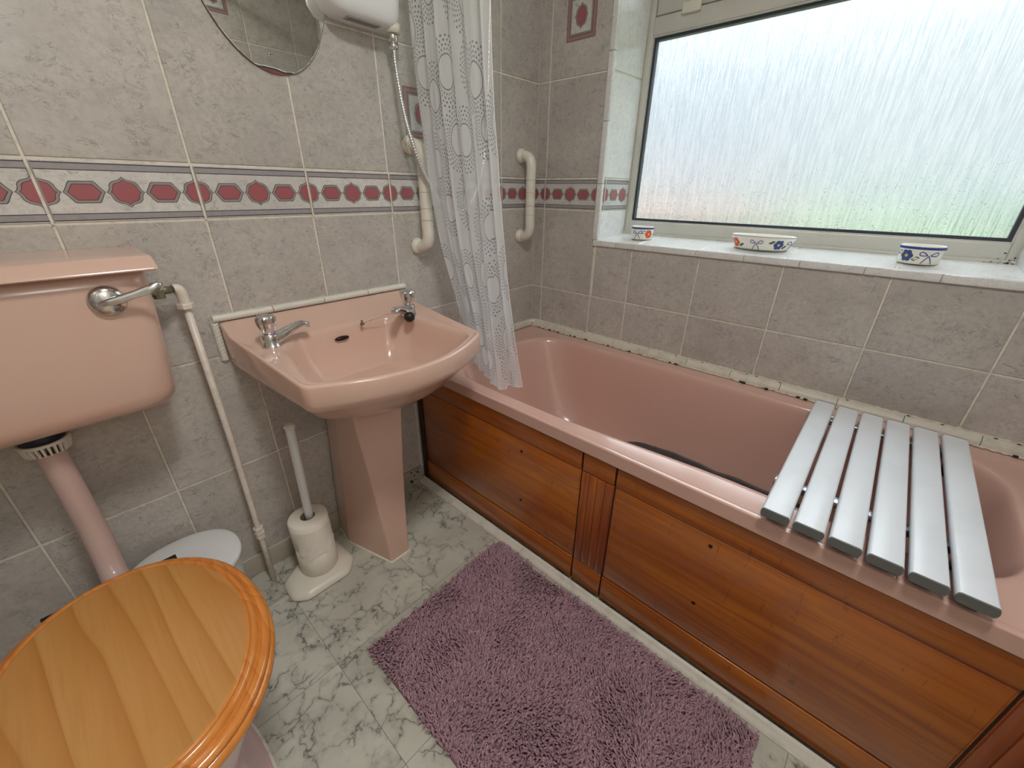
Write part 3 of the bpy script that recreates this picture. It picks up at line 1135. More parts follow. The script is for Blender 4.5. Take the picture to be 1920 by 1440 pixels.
# glazing bead (light) + dark gasket
for nm, dx, t0, t1, m in (('glazing_bead', 0.004, 0.004, 0.0005, 'upvc'), ('gasket', 0.014, 0.001, -0.008, 'gasket')):
    mb = MB()
    xb = FX0 + dx
    a0, a1, c0, c1 = GY0 - t0, GY1 + t0, GZ0 - t0, GZ1 + t0
    b0, b1, d0, d1 = GY0 - t1, GY1 + t1, GZ0 - t1, GZ1 + t1
    mb.box((xb, a0, c0), (xb + 0.02, a1, d0))
    mb.box((xb, a0, d1), (xb + 0.02, a1, c1))
    mb.box((xb, a0, d0), (xb + 0.02, b0, d1))
    mb.box((xb, b1, d0), (xb + 0.02, a1, d1))
    mb.build(nm, M[m], win)
mb = MB()
mb.box((FX0 + 0.028, GY0 - 0.002, GZ0 - 0.002), (FX0 + 0.032, GY1 + 0.002, GZ1 + 0.002))
mb.build('pane', M['glass'], win)
# top-hung fanlight
TY0, TY1, TZ0, TZ1 = GY0 - 0.002, GY1 + 0.002, 1.672, OZ1 - 0.032
mb = MB()
w_ = 0.046
xs0 = FX0 + 0.006
mb.box((xs0, TY0, TZ0), (FX1 - 0.006, TY1, TZ0 + w_), 0, 0.003)
mb.box((xs0, TY0, TZ1 - w_), (FX1 - 0.006, TY1, TZ1), 0, 0.003)
mb.box((xs0, TY0, TZ0 + w_), (FX1 - 0.006, TY0 + w_, TZ1 - w_), 0, 0.003)
mb.box((xs0, TY1 - w_, TZ0 + w_), (FX1 - 0.006, TY1, TZ1 - w_), 0, 0.003)
fan = mb.build('fanlight', M['upvc'], win)
mb = MB()
mb.box((FX0 + 0.028, TY0 + w_, TZ0 + w_), (FX0 + 0.032, TY1 - w_, TZ1 - w_))
mb.build('fanlight_pane', M['glass'], win)
mb = MB()
mb.box((FX0 - 0.012, -0.515, 1.655), (FX0 + 0.001, -0.455, 1.685), 0, 0.003)
mb.box((FX0 - 0.010, -0.495, 1.685), (FX0 + 0.008, -0.475, 1.71), 0, 0.003)
mb.build('window_catch', M['cream_plastic'], win)

# mould speckles in the near lower corner of the window frame
mb = MB()
for i in range(34):
    t = random.random()
    yv = WY0 + 0.018 + random.random() ** 3 * 0.07
    zv = 0.9625 + random.random() ** 3 * 0.04
    r = 0.0004 + random.random() ** 2 * 0.0014
    mb.poly([(FX0 - 0.0066 if zv < 0.971 else FX0 - 0.0006, yv + r * cos(k * pi / 3) * 1.8, zv + r * sin(k * pi / 3)) for k in range(6)][::-1], 0)
mb.build('mould_speckles', M['grime'], win)

# ------------------------------------------------------------------ outdoors
mb = MB()
mb.poly([(2.5, -120, -2.6), (220, -120, -2.6), (220, 120, -2.6), (2.5, 120, -2.6)])
o = mb.build('lawn', M['outside_green'])
o['kind'] = 'structure'
hd_ = thing('distant_hedge', (45, 0, -2.6), 'low hazy green hedge line far beyond the window pane', 'hedge')
mb = MB()
rnd_ = random.Random(8)
for k in range(90):
    yk = -70 + k * 1.6
    hgt = 2.4 + rnd_.random() * 1.4 + 0.9 * sin(k * 0.37)
    prof_ = [(1.3, 0.0), (1.6, hgt * 0.35), (1.35, hgt * 0.7), (0.8, hgt * 0.92), (0.0, hgt)]
    mb.lathe(prof_, (45 + rnd_.uniform(-1, 1), yk, -2.6), 0, 9, cap1=False)
mb.build('foliage', M['outside_hedge'], hd_)
hs = thing('brick_house', (20, 20, -2.6), 'blurred reddish brick house beyond the obscured window pane', 'house')
mb = MB()
mb.box((16, 3.8, -2.6), (24, 24, 0.35))
mb.build('wall', M['outside_brick'], hs)
mb = MB()
mb.loft([[(15.7, 3.5, 0.35), (24.3, 3.5, 0.35), (20, 4.8, 0.95)], [(15.7, 24.3, 0.35), (24.3, 24.3, 0.35), (20, 23, 0.95)]], 0, True, True, True, False)
mb.build('roof', M['outside_roof'], hs)

# ------------------------------------------------------------------ bathtub
tub = thing('bathtub', (-0.35, -0.86, 0.0), 'pink acrylic bathtub along the wall under the window', 'bathtub')
TX0, TX1, TY0_, TY1_ = -0.6975, -0.0035, YF + 0.003, -0.0035
RZ = 0.535


def tub_ring(x0, x1, y0, y1, r, z, skew=0.0):
    out = []
    for (px, py) in rrect(x0, x1, y0, y1, r, 10, 14):
        if skew and px < (x0 + x1) / 2:
            t = min(max((-0.55 - py) / 0.6, 0), 1)
            t = t * t * (3 - 2 * t)
            px += skew * t * min(1, ((x0 + x1) / 2 - px) / ((x1 - x0) / 2) * 1.6)
        out.append((px, py, z))
    return out


mb = MB()
rings = [
    tub_ring(TX0 + 0.004, TX1, TY0_, TY1_, 0.006, 0.497),
    tub_ring(TX0, TX1, TY0_, TY1_, 0.006, 0.4985),
    tub_ring(TX0, TX1, TY0_, TY1_, 0.006, 0.500),
    tub_ring(TX0, TX1, TY0_, TY1_, 0.008, 0.5310),
    tub_ring(TX0, TX1, TY0_, TY1_, 0.008, 0.5322),
    tub_ring(TX0 + 0.0010, TX1 - 0.001, TY0_ + 0.001, TY1_ - 0.001, 0.010, 0.5343),
    tub_ring(TX0 + 0.0030, TX1 - 0.002, TY0_ + 0.002, TY1_ - 0.002, 0.012, 0.5352),
    tub_ring(TX0 + 0.0045, TX1 - 0.003, TY0_ + 0.003, TY1_ - 0.003, 0.012, 0.5353),
    tub_ring(TX0 + 0.0115, TX1 - 0.006, TY0_ + 0.006, TY1_ - 0.006, 0.02, 0.5353),
    tub_ring(TX0 + 0.0130, TX1 - 0.007, TY0_ + 0.007, TY1_ - 0.007, 0.02, 0.5351),
    tub_ring(TX0 + 0.0160, TX1 - 0.010, TY0_ + 0.010, TY1_ - 0.010, 0.03, 0.5334),
    tub_ring(TX0 + 0.0175, TX1 - 0.012, TY0_ + 0.012, TY1_ - 0.012, 0.03, 0.5332),
    tub_ring(-0.654, -0.070, -1.580, -0.128, 0.135, 0.5330, 0.038),
    tub_ring(-0.648, -0.076, -1.572, -0.134, 0.14, 0.5332, 0.040),
    tub_ring(-0.6440, -0.080, -1.567, -0.138, 0.145, 0.5315, 0.041),
    tub_ring(-0.6415, -0.083, -1.563, -0.141, 0.150, 0.5280, 0.042),
    tub_ring(-0.6395, -0.086, -1.559, -0.145, 0.150, 0.521, 0.042),
    tub_ring(-0.6370, -0.089, -1.553, -0.151, 0.150, 0.508, 0.042),
    tub_ring(-0.628, -0.098, -1.535, -0.175, 0.155, 0.44, 0.036),
    tub_ring(-0.615, -0.112, -1.505, -0.215, 0.16, 0.34, 0.024),
    tub_ring(-0.600, -0.128, -1.475, -0.265, 0.16, 0.25, 0.010),
    tub_ring(-0.580, -0.148, -1.44, -0.31, 0.15, 0.195),
    tub_ring(-0.545, -0.182, -1.40, -0.36, 0.13, 0.165),
    tub_ring(-0.47, -0.25, -1.30, -0.45, 0.09, 0.155),
    tub_ring(-0.40, -0.32, -1.0, -0.7, 0.03, 0.152),
]
mb.loft(rings, 0, False, True)
mb.build('tub_shell', M['pink_acrylic'], tub)
mb = MB()
mb.lathe([(0.030, 0.0), (0.030, 0.003), (0.022, 0.004), (0.018, 0.001)], (-0.36, -0.44, 0.159), 0, 24)
mb.build('drain', M['chrome'], tub)

# rubber mat lying in the tub, its edge riding up the far side
mb = MB()
nx, ny = 22, 60
sec = [(-0.55, 0.172), (-0.50, 0.162), (-0.45, 0.158), (-0.40, 0.156), (-0.33, 0.156), (-0.26, 0.158), (-0.22, 0.163), (-0.185, 0.1705), (-0.163, 0.184), (-0.150, 0.200), (-0.1425, 0.222), (-0.1375, 0.240)]
ids = []
nsec = 26
for j in range(ny + 1):
    yv = -0.635 - 0.62 * j / ny
    smax = (len(sec) - 1) * (0.84 + 0.16 * min(1, j / 12) ** 0.7) - 0.12 * (1 + sin(yv * 31)) - 0.07 * (1 + sin(yv * 57 + 1))
    row = []
    for i in range(nsec + 1):
        q = smax * i / nsec
        a = min(int(q), len(sec) - 2)
        f = q - a
        row.append(mb.vert((sec[a][0] + (sec[a + 1][0] - sec[a][0]) * f - 0.004, yv, sec[a][1] + (sec[a + 1][1] - sec[a][1]) * f + 0.004)))
    ids.append(row)
for j in range(ny):
    for i in range(nsec):
        mb.face((ids[j][i], ids[j][i + 1], ids[j + 1][i + 1], ids[j + 1][i]), 0, True)
o = mb.build('bath_mat', M['mat_rubber'])
md = o.modifiers.new('thickness', 'SOLIDIFY')
md.thickness = 0.003
tag(o, 'dark grey rubber mat lying inside the pink tub', 'bath mat')

# ------------------------------------------------------------------ wooden bath panel
PX = -0.690
pan = thing('bath_surround', (-0.675, -0.86, 0.0), 'varnished orange-brown wooden panel below the rim of the pink tub', 'bath panel')
yl, yr = -0.030, YF + 0.004
mb = MB()
mb.box((PX + 0.006, yl + 0.022, 0.02), (PX + 0.016, yr, 0.4965), 1)
mb.build('backing_board', [M['panel'], M['panel_dark']], pan)
mb = MB()
mb.box((PX - 0.003, yl, 0.012), (PX + 0.012, yl + 0.026, 0.493), 0, 0.003)
mb.build('edge_batten', M['panel_dark'], pan)


def bead_rect(mb, y0, y1, z0, z1, mat=0):
    mb.box((PX, y0 + 0.0012, z0 + 0.0012), (PX + 0.008, y1 - 0.0012, z1 - 0.0012), mat, 0.0022, seg=2)


def seg_y(a, b):
    return (min(a, b), max(a, b))


pil = [(-0.758, -0.862), (-1.5645, -1.6685)]
spans = [(yl, -0.758), (-0.862, -1.5645), (-1.6685, yr)]
mb = MB()
for a, b in spans:
    y0, y1 = seg_y(a, b)
    bead_rect(mb, y0, y1, 0.433, 0.493)
for a, b in pil:
    y0, y1 = seg_y(a, b)
    bead_rect(mb, y0 + 0.003, y1 - 0.003, 0.433, 0.493)
mb.build('top_rail', M['panel'], pan)
mb = MB()
for a, b in spans:
    y0, y1 = seg_y(a, b)
    bead_rect(mb, y0, y1, 0.014, 0.104)
for a, b in pil:
    y0, y1 = seg_y(a, b)
    bead_rect(mb, y0 + 0.003, y1 - 0.003, 0.014, 0.104)
mb.build('bottom_rail', M['panel'], pan)
for a, b in spans:
    y0, y1 = seg_y(a, b)
    mb = MB()
    # slightly raised field inside a shallow rebate
    mb.box((PX + 0.0035, y0 + 0.001, 0.105), (PX + 0.008, y1 - 0.001, 0.432), 0, 0.001)
    mb.box((PX + 0.0008, y0 + 0.004, 0.108), (PX + 0.006, y1 - 0.004, 0.429), 0, 0.0028, seg=2)
    mb.build('field_panel', M['panel'], pan)
for a, b in pil:
    y0, y1 = seg_y(a, b)
    mb = MB()
    n = 4
    w_ = (y1 - y0 - 0.008) / n
    mb.box((PX + 0.003, y0 + 0.003, 0.105), (PX + 0.008, y1 - 0.003, 0.432), 0, 0.0008)
    for i in range(n):
        p_ = y0 + 0.004 + w_ * i
        mb.box((PX - 0.0005, p_ + 0.0008, 0.106), (PX + 0.0045, p_ + w_ - 0.0008, 0.431), 0, 0.0022, seg=2)
    mb.build('pilaster', M['panel_pilaster'], pan)
for (ys, zs_) in ((-0.544, 0.392), (-0.545, 0.200), (-1.106, 0.404), (-1.106, 0.214)):
    mb = MB()
    mt = Matrix.Translation((PX, ys, zs_)) @ Matrix.Rotation(radians(-90), 4, 'Y')
    mb.lathe([(0.0045, -0.001), (0.0045, 0.0006), (0.0034, 0.0012), (0.002, 0.0004)], (0, 0, 0), 0, 14, mtx=mt)
    mb.build('screw', M['screw'], pan)

# ------------------------------------------------------------------ slatted bath board
brd = thing('bath_board', (-0.41, -1.33, 0.55), 'white slatted bath board laid across the pink tub', 'bath board')
sl_y = [-1.1725, -1.2265, -1.2805, -1.3345, -1.3885, -1.4425]
XA_, XB_ = -0.712, -0.098


def stadium(y0, y1, z0, z1, x, n=6):
    r = (z1 - z0) / 2
    pts = []
    for k in range(n + 1):
        a = -pi / 2 + pi * k / n
        pts.append((x, y1 - r * 0.5 + r * 0.5 * cos(a), (z0 + z1) / 2 + r * sin(a)))
    for k in range(n + 1):
        a = pi / 2 + pi * k / n
        pts.append((x, y0 + r * 0.5 + r * 0.5 * cos(a), (z0 + z1) / 2 + r * sin(a)))
    return pts


for i, ys in enumerate(sl_y):
    mb = MB()
    y0, y1 = ys - 0.0482, ys
    mb.loft([stadium(y0, y1, 0.556, 0.575, XA_ + 0.002), stadium(y0, y1, 0.556, 0.575, XB_ - 0.002)], 0, False, False, True, True)
    s_ = mb.build('slat', M['slat'], brd, auto=50)
    for (xa, xb) in ((XA_ - 0.001, XA_ + 0.002), (XB_ - 0.002, XB_ + 0.001)):
        mb = MB()
        mb.loft([stadium(y0 + 0.0006, y1 - 0.0006, 0.5565, 0.5745, xa), stadium(y0, y1, 0.556, 0.575, xb)][::1], 0, True, True, True, False)
        mb.build('end_cap', M['grey_cap'], s_)
    for (xa, xb) in ((-0.688, -0.666), (-0.122, -0.104)):
        mb = MB()
        mb.box((xa, y0 + 0.012, 0.5354), (xb, y1 - 0.012, 0.5565), 0, 0.002)
        mb.build('foot', M['grey_cap'], s_)
for xc in (-0.556, -0.160):
    mb = MB()
    mb.box((xc - 0.011, -1.488, 0.5400), (xc + 0.011, -1.168, 0.5555), 0, 0.002)
    mb.build('cross_bar', M['dull_chrome'], brd)
    for ya in (-1.195, -1.25, -1.31, -1.36, -1.415, -1.465):
        mb = MB()
        dx = 0.033 if xc < -0.4 else 0.045
        mb.box((xc - dx - 0.011, ya - 0.014, 0.515), (xc - dx + 0.011, ya + 0.014, 0.5562), 0, 0.003)
        mb.build('rubber_pad', M['black_rubber'], brd)
# ------------------------------------------------------------------ washbasin
BC = -0.983
bas = thing('washbasin', (BC, -0.25, 0.0), 'pink ceramic pedestal washbasin against the tiled wall', 'washbasin')


def ztop(x, y):
    """height of the basin's top surface"""
    t = min(max(-y / 0.115, 0), 1)
    s_ = t * t * (3 - 2 * t)
    z = 0.811 * (1 - s_) + 0.774 * s_
    q = min(max((-y - 0.115) / 0.37, 0), 1)
    return z - 0.016 * q


def outline(back_w, front_w, y_b, y_c, y_f, r_c, r_b=0.01):
    pts = [(back_w, y_b), (back_w * 0.985 + front_w * 0.015, y_b - 0.06), (front_w, y_c), (front_w * 0.60, y_c * 0.35 + y_f * 0.65), (front_w * 0.22, y_f), (-front_w * 0.22, y_f), (-front_w * 0.60, y_c * 0.35 + y_f * 0.65), (-front_w, y_c), (-back_w * 0.985 - front_w * 0.015, y_b - 0.06), (-back_w, y_b)]
    rr_ = [r_b, 0.3, r_c, 0.5, 0.5, 0.5, 0.5, r_c, 0.3, r_b]
    p = fillet_poly(pts, rr_, 6)
    return [(BC + q[0], q[1]) for q in p]


def blend(r0, r1, t):
    return [(a[0] * (1 - t) + b[0] * t, a[1] * (1 - t) + b[1] * t) for a, b in zip(r0, r1)]


o_top = outline(0.268, 0.246, -0.0030, -0.425, -0.502, 0.030)
o_in = outline(0.265, 0.243, -0.0032, -0.423, -0.499, 0.030)
o_rim2 = outline(0.257, 0.235, -0.018, -0.417, -0.492, 0.030)
bowl = outline(0.205, 0.225, -0.128, -0.402, -0.476, 0.045, 0.05)
bowlpts = [(0.135, -0.118), (0.186, -0.180), (0.226, -0.404), (0.134, -0.456), (0.049, -0.482), (-0.049, -0.482), (-0.134, -0.456), (-0.226, -0.404), (-0.186, -0.180), (-0.135, -0.118)]
bowl = [(BC + q[0], q[1]) for q in fillet_poly(bowlpts, [0.05, 0.10, 0.05, 0.5, 0.5, 0.5, 0.5, 0.05, 0.10, 0.05], 6)]


def scale_ring(r, cx, cy, sx, sy):
    return [(cx + (p[0] - cx) * sx, cy + (p[1] - cy) * sy) for p in r]


bc = (BC, -0.285)
b1 = scale_ring(bowl, *bc, 0.975, 0.975)
b2 = scale_ring(bowl, *bc, 0.945, 0.94)
b3 = scale_ring(bowl, *bc, 0.90, 0.885)
b4 = scale_ring(bowl, *bc, 0.80, 0.77)
b5 = scale_ring(bowl, *bc, 0.60, 0.57)
b6 = scale_ring(bowl, *bc, 0.30, 0.28)
b7 = scale_ring(bowl, *bc, 0.08, 0.09)
lower = outline(0.262, 0.238, -0.0035, -0.412, -0.487, 0.035)
und1 = outline(0.248, 0.222, -0.006, -0.396, -0.468, 0.05)
und2 = outline(0.200, 0.172, -0.012, -0.345, -0.412, 0.06)
und3 = outline(0.120, 0.098, -0.03, -0.285, -0.330, 0.05)
mb = MB()
deck_a = blend(bowl, o_rim2, 0.12)
deck_b = blend(bowl, o_rim2, 0.5)
deck_c = blend(bowl, o_rim2, 0.85)
lift = lambda d: (lambda x, y: ztop(x, y) + d)
rings = [
    at_z(und3, 0.578), at_z(und2, 0.622), at_z(blend(und2, und1, 0.6), 0.648), at_z(und1, 0.674),
    at_z(blend(o_top, und1, 0.62), 0.687), at_z(blend(o_top, und1, 0.30), 0.697), at_z(blend(o_top, und1, 0.12), 0.706), at_z(blend(o_top, und1, 0.03), 0.716),
    at_z(o_top, lift(-0.006)), at_z(blend(o_top, o_in, 0.35), lift(-0.0022)),
    at_z(o_in, lift(-0.0004)), at_z(blend(o_in, o_rim2, 0.5), lift(0.0)), at_z(o_rim2, lift(-0.002)),
    at_z(deck_c, lift(-0.004)), at_z(deck_b, lift(-0.0045)), at_z(deck_a, lift(-0.003)),
    at_z(bowl, lift(-0.006)), at_z(b1, lift(-0.016)), at_z(b2, lift(-0.040)),
    at_z(b3, lambda x, y: 0.695), at_z(b4, 0.650), at_z(b5, 0.628), at_z(b6, 0.618), at_z(b7, 0.614),
]
mb.loft(rings, 0, True, True)
bowl_o = mb.build('bowl', M['pink'], bas)
# overflow slot and waste
mb = MB()
mt = Matrix.Translation((BC - 0.018, -0.1335, 0.7385)) @ Matrix.Rotation(radians(72), 4, 'X')
mb.lathe([(0.0, -0.002), (1.0, -0.002), (1.0, 0.0012), (0.0, 0.0012)], (0, 0, 0), 0, 20, sx=0.0205, sy=0.0062, mtx=mt, cap0=False, cap1=False)
mb.build('overflow_slot', M['screw'], bas)
mb = MB()
mb.lathe([(0.022, 0.0), (0.022, 0.003), (0.014, 0.004), (0.010, 0.001)], (BC, -0.285, 0.614), 0, 20)
mb.build('waste', M['chrome'], bas)

# pedestal
mb = MB()


def ped(z, cx, bw, mw, ym, fw, yf, grow=0.0):
    g_ = grow
    pts = [(bw + g_, -0.016 + g_), (mw + g_, ym), (fw + g_, yf - g_), (-fw - g_, yf - g_), (-mw - g_, ym), (-bw - g_, -0.016 + g_)]
    p = fillet_poly(pts, [0.004, 0.010, 0.008, 0.008, 0.010, 0.004], 4)
    return [(cx + q[0], q[1], z) for q in p]


P0 = (-1.0005, 0.075, 0.0855, -0.098, 0.0345, -0.284)
rings = [ped(0.0015, *P0), ped(0.04, -1.000, 0.075, 0.0855, -0.100, 0.0355, -0.282), ped(0.20, -0.996, 0.069, 0.079, -0.106, 0.046, -0.272), ped(0.36, -0.990, 0.063, 0.074, -0.110, 0.060, -0.260),
         ped(0.50, -0.985, 0.060, 0.071, -0.114, 0.074, -0.250), ped(0.58, -0.984, 0.064, 0.076, -0.12, 0.082, -0.258), ped(0.640, -0.983, 0.075, 0.085, -0.13, 0.088, -0.275)]
mb.loft(rings, 0, True, True)
mb.build('pedestal', M['pink'], bas, auto=40)
mb = MB()
rings = [ped(0.0, *P0, 0.0035), ped(0.0035, *P0, 0.0018)]
mb.loft(rings, 0, False, True)
mb.build('sealant_line', M['sealant'], bas)


def make_tap(x, y, z, yaw, name='tap'):
    mt = Matrix.Translation((x, y, z)) @ Matrix.Rotation(yaw, 4, 'Z')
    mb = MB()
    # base merging into the spout
    mb.lathe([(0.0225, 0.0), (0.0225, 0.003), (0.0205, 0.005), (0.0200, 0.020), (0.0195, 0.029), (0.0175, 0.0325), (0.012, 0.034)], (0, 0, 0), 0, 24, mtx=mt)
    sp = [(-0.004, 0.016), (0.010, 0.017), (0.030, 0.023), (0.050, 0.032), (0.070, 0.038), (0.084, 0.0395), (0.093, 0.036), (0.0955, 0.029)]
    rings = []
    for i, (sx_, sz_) in enumerate(sp):
        w_ = [0.0185, 0.0185, 0.0165, 0.0145, 0.0130, 0.0125, 0.0120, 0.0100][i]
        h_ = [0.0145, 0.0145, 0.0120, 0.0088, 0.0072, 0.0066, 0.0068, 0.0035][i]
        tl = [0, 0.2, 0.45, 0.45, 0.25, -0.1, -0.9, -1.3][i]
        ring = []
        for k in range(16):
            a = 2 * pi * k / 16
            cy_, cz_ = cos(a), sin(a)
            cy_ = math.copysign(abs(cy_) ** 0.7, cy_) * w_
            cz_ = math.copysign(abs(cz_) ** 0.7, cz_) * h_
            ring.append(mt @ Vector((sx_ - cz_ * sin(tl), cy_, sz_ + cz_ * cos(tl))))
        rings.append(ring)
    mb.loft(rings, 0, True, True)
    t = mb.build(name, M['chrome'], bas)
    mb = MB()
    n = 12
    prof = [(0.0125, 0.034), (0.0150, 0.037), (0.0190, 0.049), (0.0225, 0.061), (0.0232, 0.071), (0.0195, 0.0765), (0.011, 0.078), (0.0, 0.0782)]
    rings = []
    for (r, zz) in prof:
        ring = []
        for k in range(n * 2):
            a = pi * k / n
            rr2 = r * (1.0 if k % 2 == 0 else (0.90 if 0.039 < zz < 0.073 else 0.985))
            ring.append(mt @ Vector((rr2 * cos(a), rr2 * sin(a), zz)))
        rings.append(ring)
    mb.loft(rings, 0, True, False, True, False)
    mb.build('tap_handle', M['chrome'], t)
    return t


make_tap(-1.185, -0.150, ztop(0, -0.15) - 0.005, radians(4))
make_tap(-0.790, -0.158, ztop(0, -0.15) - 0.005, radians(212))

# plug on its bead chain
mb = MB()
mt = Matrix.Translation((-0.822, -0.207, 0.7775))
mb.lathe([(0.0, -0.014), (0.009, -0.0125), (0.0145, -0.006), (0.0160, 0.001), (0.0150, 0.008), (0.009, 0.0135), (0.0, 0.0145)], (0, 0, 0), 0, 24, mtx=mt, cap0=False, cap1=False)
plug = mb.build('plug', M['black_rubber'], bas)
mb = MB()
c_pts = catmull([(-0.936, -0.140, 0.7695), (-0.900, -0.150, 0.777), (-0.860, -0.165, 0.787), (-0.826, -0.190, 0.795), (-0.822, -0.205, 0.792)], 12)
acc = 0
for i in range(len(c_pts) - 1):
    mb.lathe([(0.0, -0.0017), (0.0017, 0.0), (0.0, 0.0017)], c_pts[i], 0, 6, cap0=False, cap1=False)
mb.tube(c_pts, 0.0006, 0, 5)
mb.build('plug_chain', M['dull_chrome'], plug)
mb = MB()
mt = Matrix.Translation((-0.937, -0.138, 0.768))
mb.lathe([(0.006, -0.003), (0.006, 0.001), (0.004, 0.003), (0.0022, 0.0035), (0.0022, 0.008), (0.0038, 0.0095), (0.0, 0.011)], (0, 0, 0), 0, 14, mtx=mt, cap1=False)
mb.build('chain_stay', M['brass_old'], bas)

# ------------------------------------------------------------------ cistern
cis = thing('toilet_cistern', (-1.605, -0.1, 0.7), 'pink low-level cistern fixed on the tiled wall above the pan', 'cistern')
CX = -1.605


def cring(hw, y0, r, z):
    pts = [(hw, -0.0032), (hw, y0), (-hw, y0), (-hw, -0.0032)]
    p = fillet_poly(pts, [0.006, r, r, 0.006], 8)
    return [(CX + q[0], q[1], z) for q in p]


mb = MB()
rings = [cring(0.165, -0.120, 0.05, 0.6985), cring(0.190, -0.158, 0.055, 0.701), cring(0.207, -0.182, 0.06, 0.709), cring(0.2150, -0.1935, 0.06, 0.722), cring(0.2185, -0.1985, 0.058, 0.742),
         cring(0.2230, -0.2005, 0.055, 0.80), cring(0.2290, -0.1995, 0.050, 0.88), cring(0.2330, -0.197, 0.045, 0.95), cring(0.2345, -0.196, 0.042, 0.985)]
mb.loft(rings, 0, True, True)
mb.build('cistern_body', M['pink'], cis)
mb = MB()
rings = [cring(0.236, -0.203, 0.020, 0.9825), cring(0.2445, -0.2175, 0.007, 0.9805), cring(0.2485, -0.2195, 0.007, 0.9825), cring(0.2485, -0.2185, 0.007, 0.9855), cring(0.2470, -0.1965, 0.007, 1.0020),
         cring(0.2460, -0.1930, 0.007, 1.0038), cring(0.2430, -0.1880, 0.007, 1.0046), cring(0.10, -0.12, 0.007, 1.0050)]
mb.loft(rings, 0, True, True)
mb.build('cistern_lid', M['pink'], cis, auto=38)
# flush lever
mb = MB()
mt = Matrix.Translation((-1.441, -0.1985, 0.9345)) @ Matrix.Rotation(radians(90), 4, 'X')
mb.lathe([(0.026, 0.0), (0.0265, 0.004), (0.024, 0.009), (0.016, 0.013), (0.0, 0.0145)], (0, 0, 0), 0, 28, mtx=mt, cap1=False)
lev = mb.build('flush_boss', M['chrome'], cis)
mb = MB()
pts = [(-1.458, -0.213, 0.931), (-1.441, -0.216, 0.934), (-1.425, -0.220, 0.9375), (-1.405, -0.224, 0.943), (-1.385, -0.229, 0.9490), (-1.368, -0.232, 0.9535), (-1.361, -0.230, 0.9545)]
rings = []
for i, p in enumerate(pts):
    w_ = [0.003, 0.0065, 0.0075, 0.0070, 0.0075, 0.0085, 0.005][i]
    t_ = [0.002, 0.006, 0.0055, 0.004, 0.0035, 0.0035, 0.002][i]
    rings.append([(p[0] + 0.0, p[1] + t_ * cos(a), p[2] + w_ * sin(a)) for a in [2 * pi * k / 12 for k in range(12)]])
mb.loft(rings, 0, True, True)
mb.build('flush_lever', M['chrome'], lev)

# flush pipe with its ribbed nut
fp = thing('flush_pipe', (-1.605, -0.15, 0.35), 'pink flush pipe bending from the cistern down to the pan', 'pipe')
mb = MB()
pts = catmull([(-1.605, -0.105, 0.675), (-1.605, -0.105, 0.60), (-1.605, -0.108, 0.53), (-1.605, -0.116, 0.46), (-1.606, -0.135, 0.40), (-1.607, -0.160, 0.355), (-1.608, -0.1995, 0.332)], 6)
mb.tube(pts, 0.0225, 0, 24)
mb.build('pipe', M['pink_plastic'], fp)
mb = MB()
mb.lathe([(0.024, 0.652), (0.030, 0.6525), (0.0325, 0.671)], (-1.605, -0.105, 0), 1, 36)  # dark core: shade in the gaps between ribs, put into the colour
mb.lathe([(0.034, 0.6705), (0.0378, 0.6715), (0.0382, 0.6735), (0.0375, 0.6762), (0.033, 0.6766)], (-1.605, -0.105, 0), 0, 44)
for k in range(26):
    mt = Matrix.Translation((-1.605, -0.105, 0)) @ Matrix.Rotation(2 * pi * k / 26, 4, 'Z')
    mb.loft([[mt @ Vector(p) for p in ((0.029, -0.0017, 0.6515), (0.0335, -0.0015, 0.6518), (0.0335, 0.0015, 0.6518), (0.029, 0.0017, 0.6515))],
             [mt @ Vector(p) for p in ((0.031, -0.0023, 0.672), (0.0372, -0.0020, 0.672), (0.0372, 0.0020, 0.672), (0.031, 0.0023, 0.672))]], 0, True, True, True, False)
mb.build('ribbed_nut', [M['cream_plastic'], M['hinge_and_rib_shade']], fp)
mb = MB()
mb.lathe([(0.033, 0.674), (0.033, 0.699)], (-1.605, -0.105, 0), 0, 28)
mb.build('washer', M['dark_plastic'], fp)

# ------------------------------------------------------------------ toilet
wc = thing('toilet', (-1.61, -0.5, 0.0), 'pink toilet pan with a closed varnished pine seat', 'toilet')
TCX = -1.602


def oval(cx, yb, yf, hw, z, n=72, sq=2.12):
    """squarish oval, wider towards the back; yb > yf"""
    cy = (yb + yf) / 2
    hl = (yb - yf) / 2
    pts = []
    for k in range(n):
        a = 2 * pi * k / n
        c_, s_ = cos(a), sin(a)
        px = math.copysign(abs(c_) ** (2 / sq), c_) * hw
        py = math.copysign(abs(s_) ** (2 / (sq if s_ > 0 else 2.05)), s_) * hl
        pts.append((cx + px, cy + py, z))
    return pts


YB, YFR = -0.274, -0.750
# pan
mb = MB()
rings = [oval(TCX, -0.335, -0.735, 0.099, 0.0, sq=2.4), oval(TCX, -0.335, -0.733, 0.098, 0.010, sq=2.4), oval(TCX, -0.34, -0.715, 0.088, 0.020, sq=2.4), oval(TCX, -0.34, -0.660, 0.070, 0.06),
         oval(TCX, -0.31, -0.650, 0.074, 0.15), oval(TCX, -0.285, -0.690, 0.108, 0.25), oval(TCX, -0.280, -0.715, 0.156, 0.34), oval(TCX, -0.280, -0.728, 0.167, 0.38), oval(TCX, -0.280, -0.728, 0.167, 0.392),
         oval(TCX, -0.29, -0.715, 0.155, 0.397), oval(TCX, -0.33, -0.690, 0.130, 0.390), oval(TCX, -0.36, -0.64, 0.10, 0.30), oval(TCX, -0.42, -0.58, 0.05, 0.20)]
mb.loft(rings, 0, True, True)
mb.box((TCX - 0.036, -0.33, 0.29), (TCX + 0.030, -0.20, 0.372), 0, 0.02, seg=4)
mb.build('pan', M['pink_pan'], wc)
mb = MB()
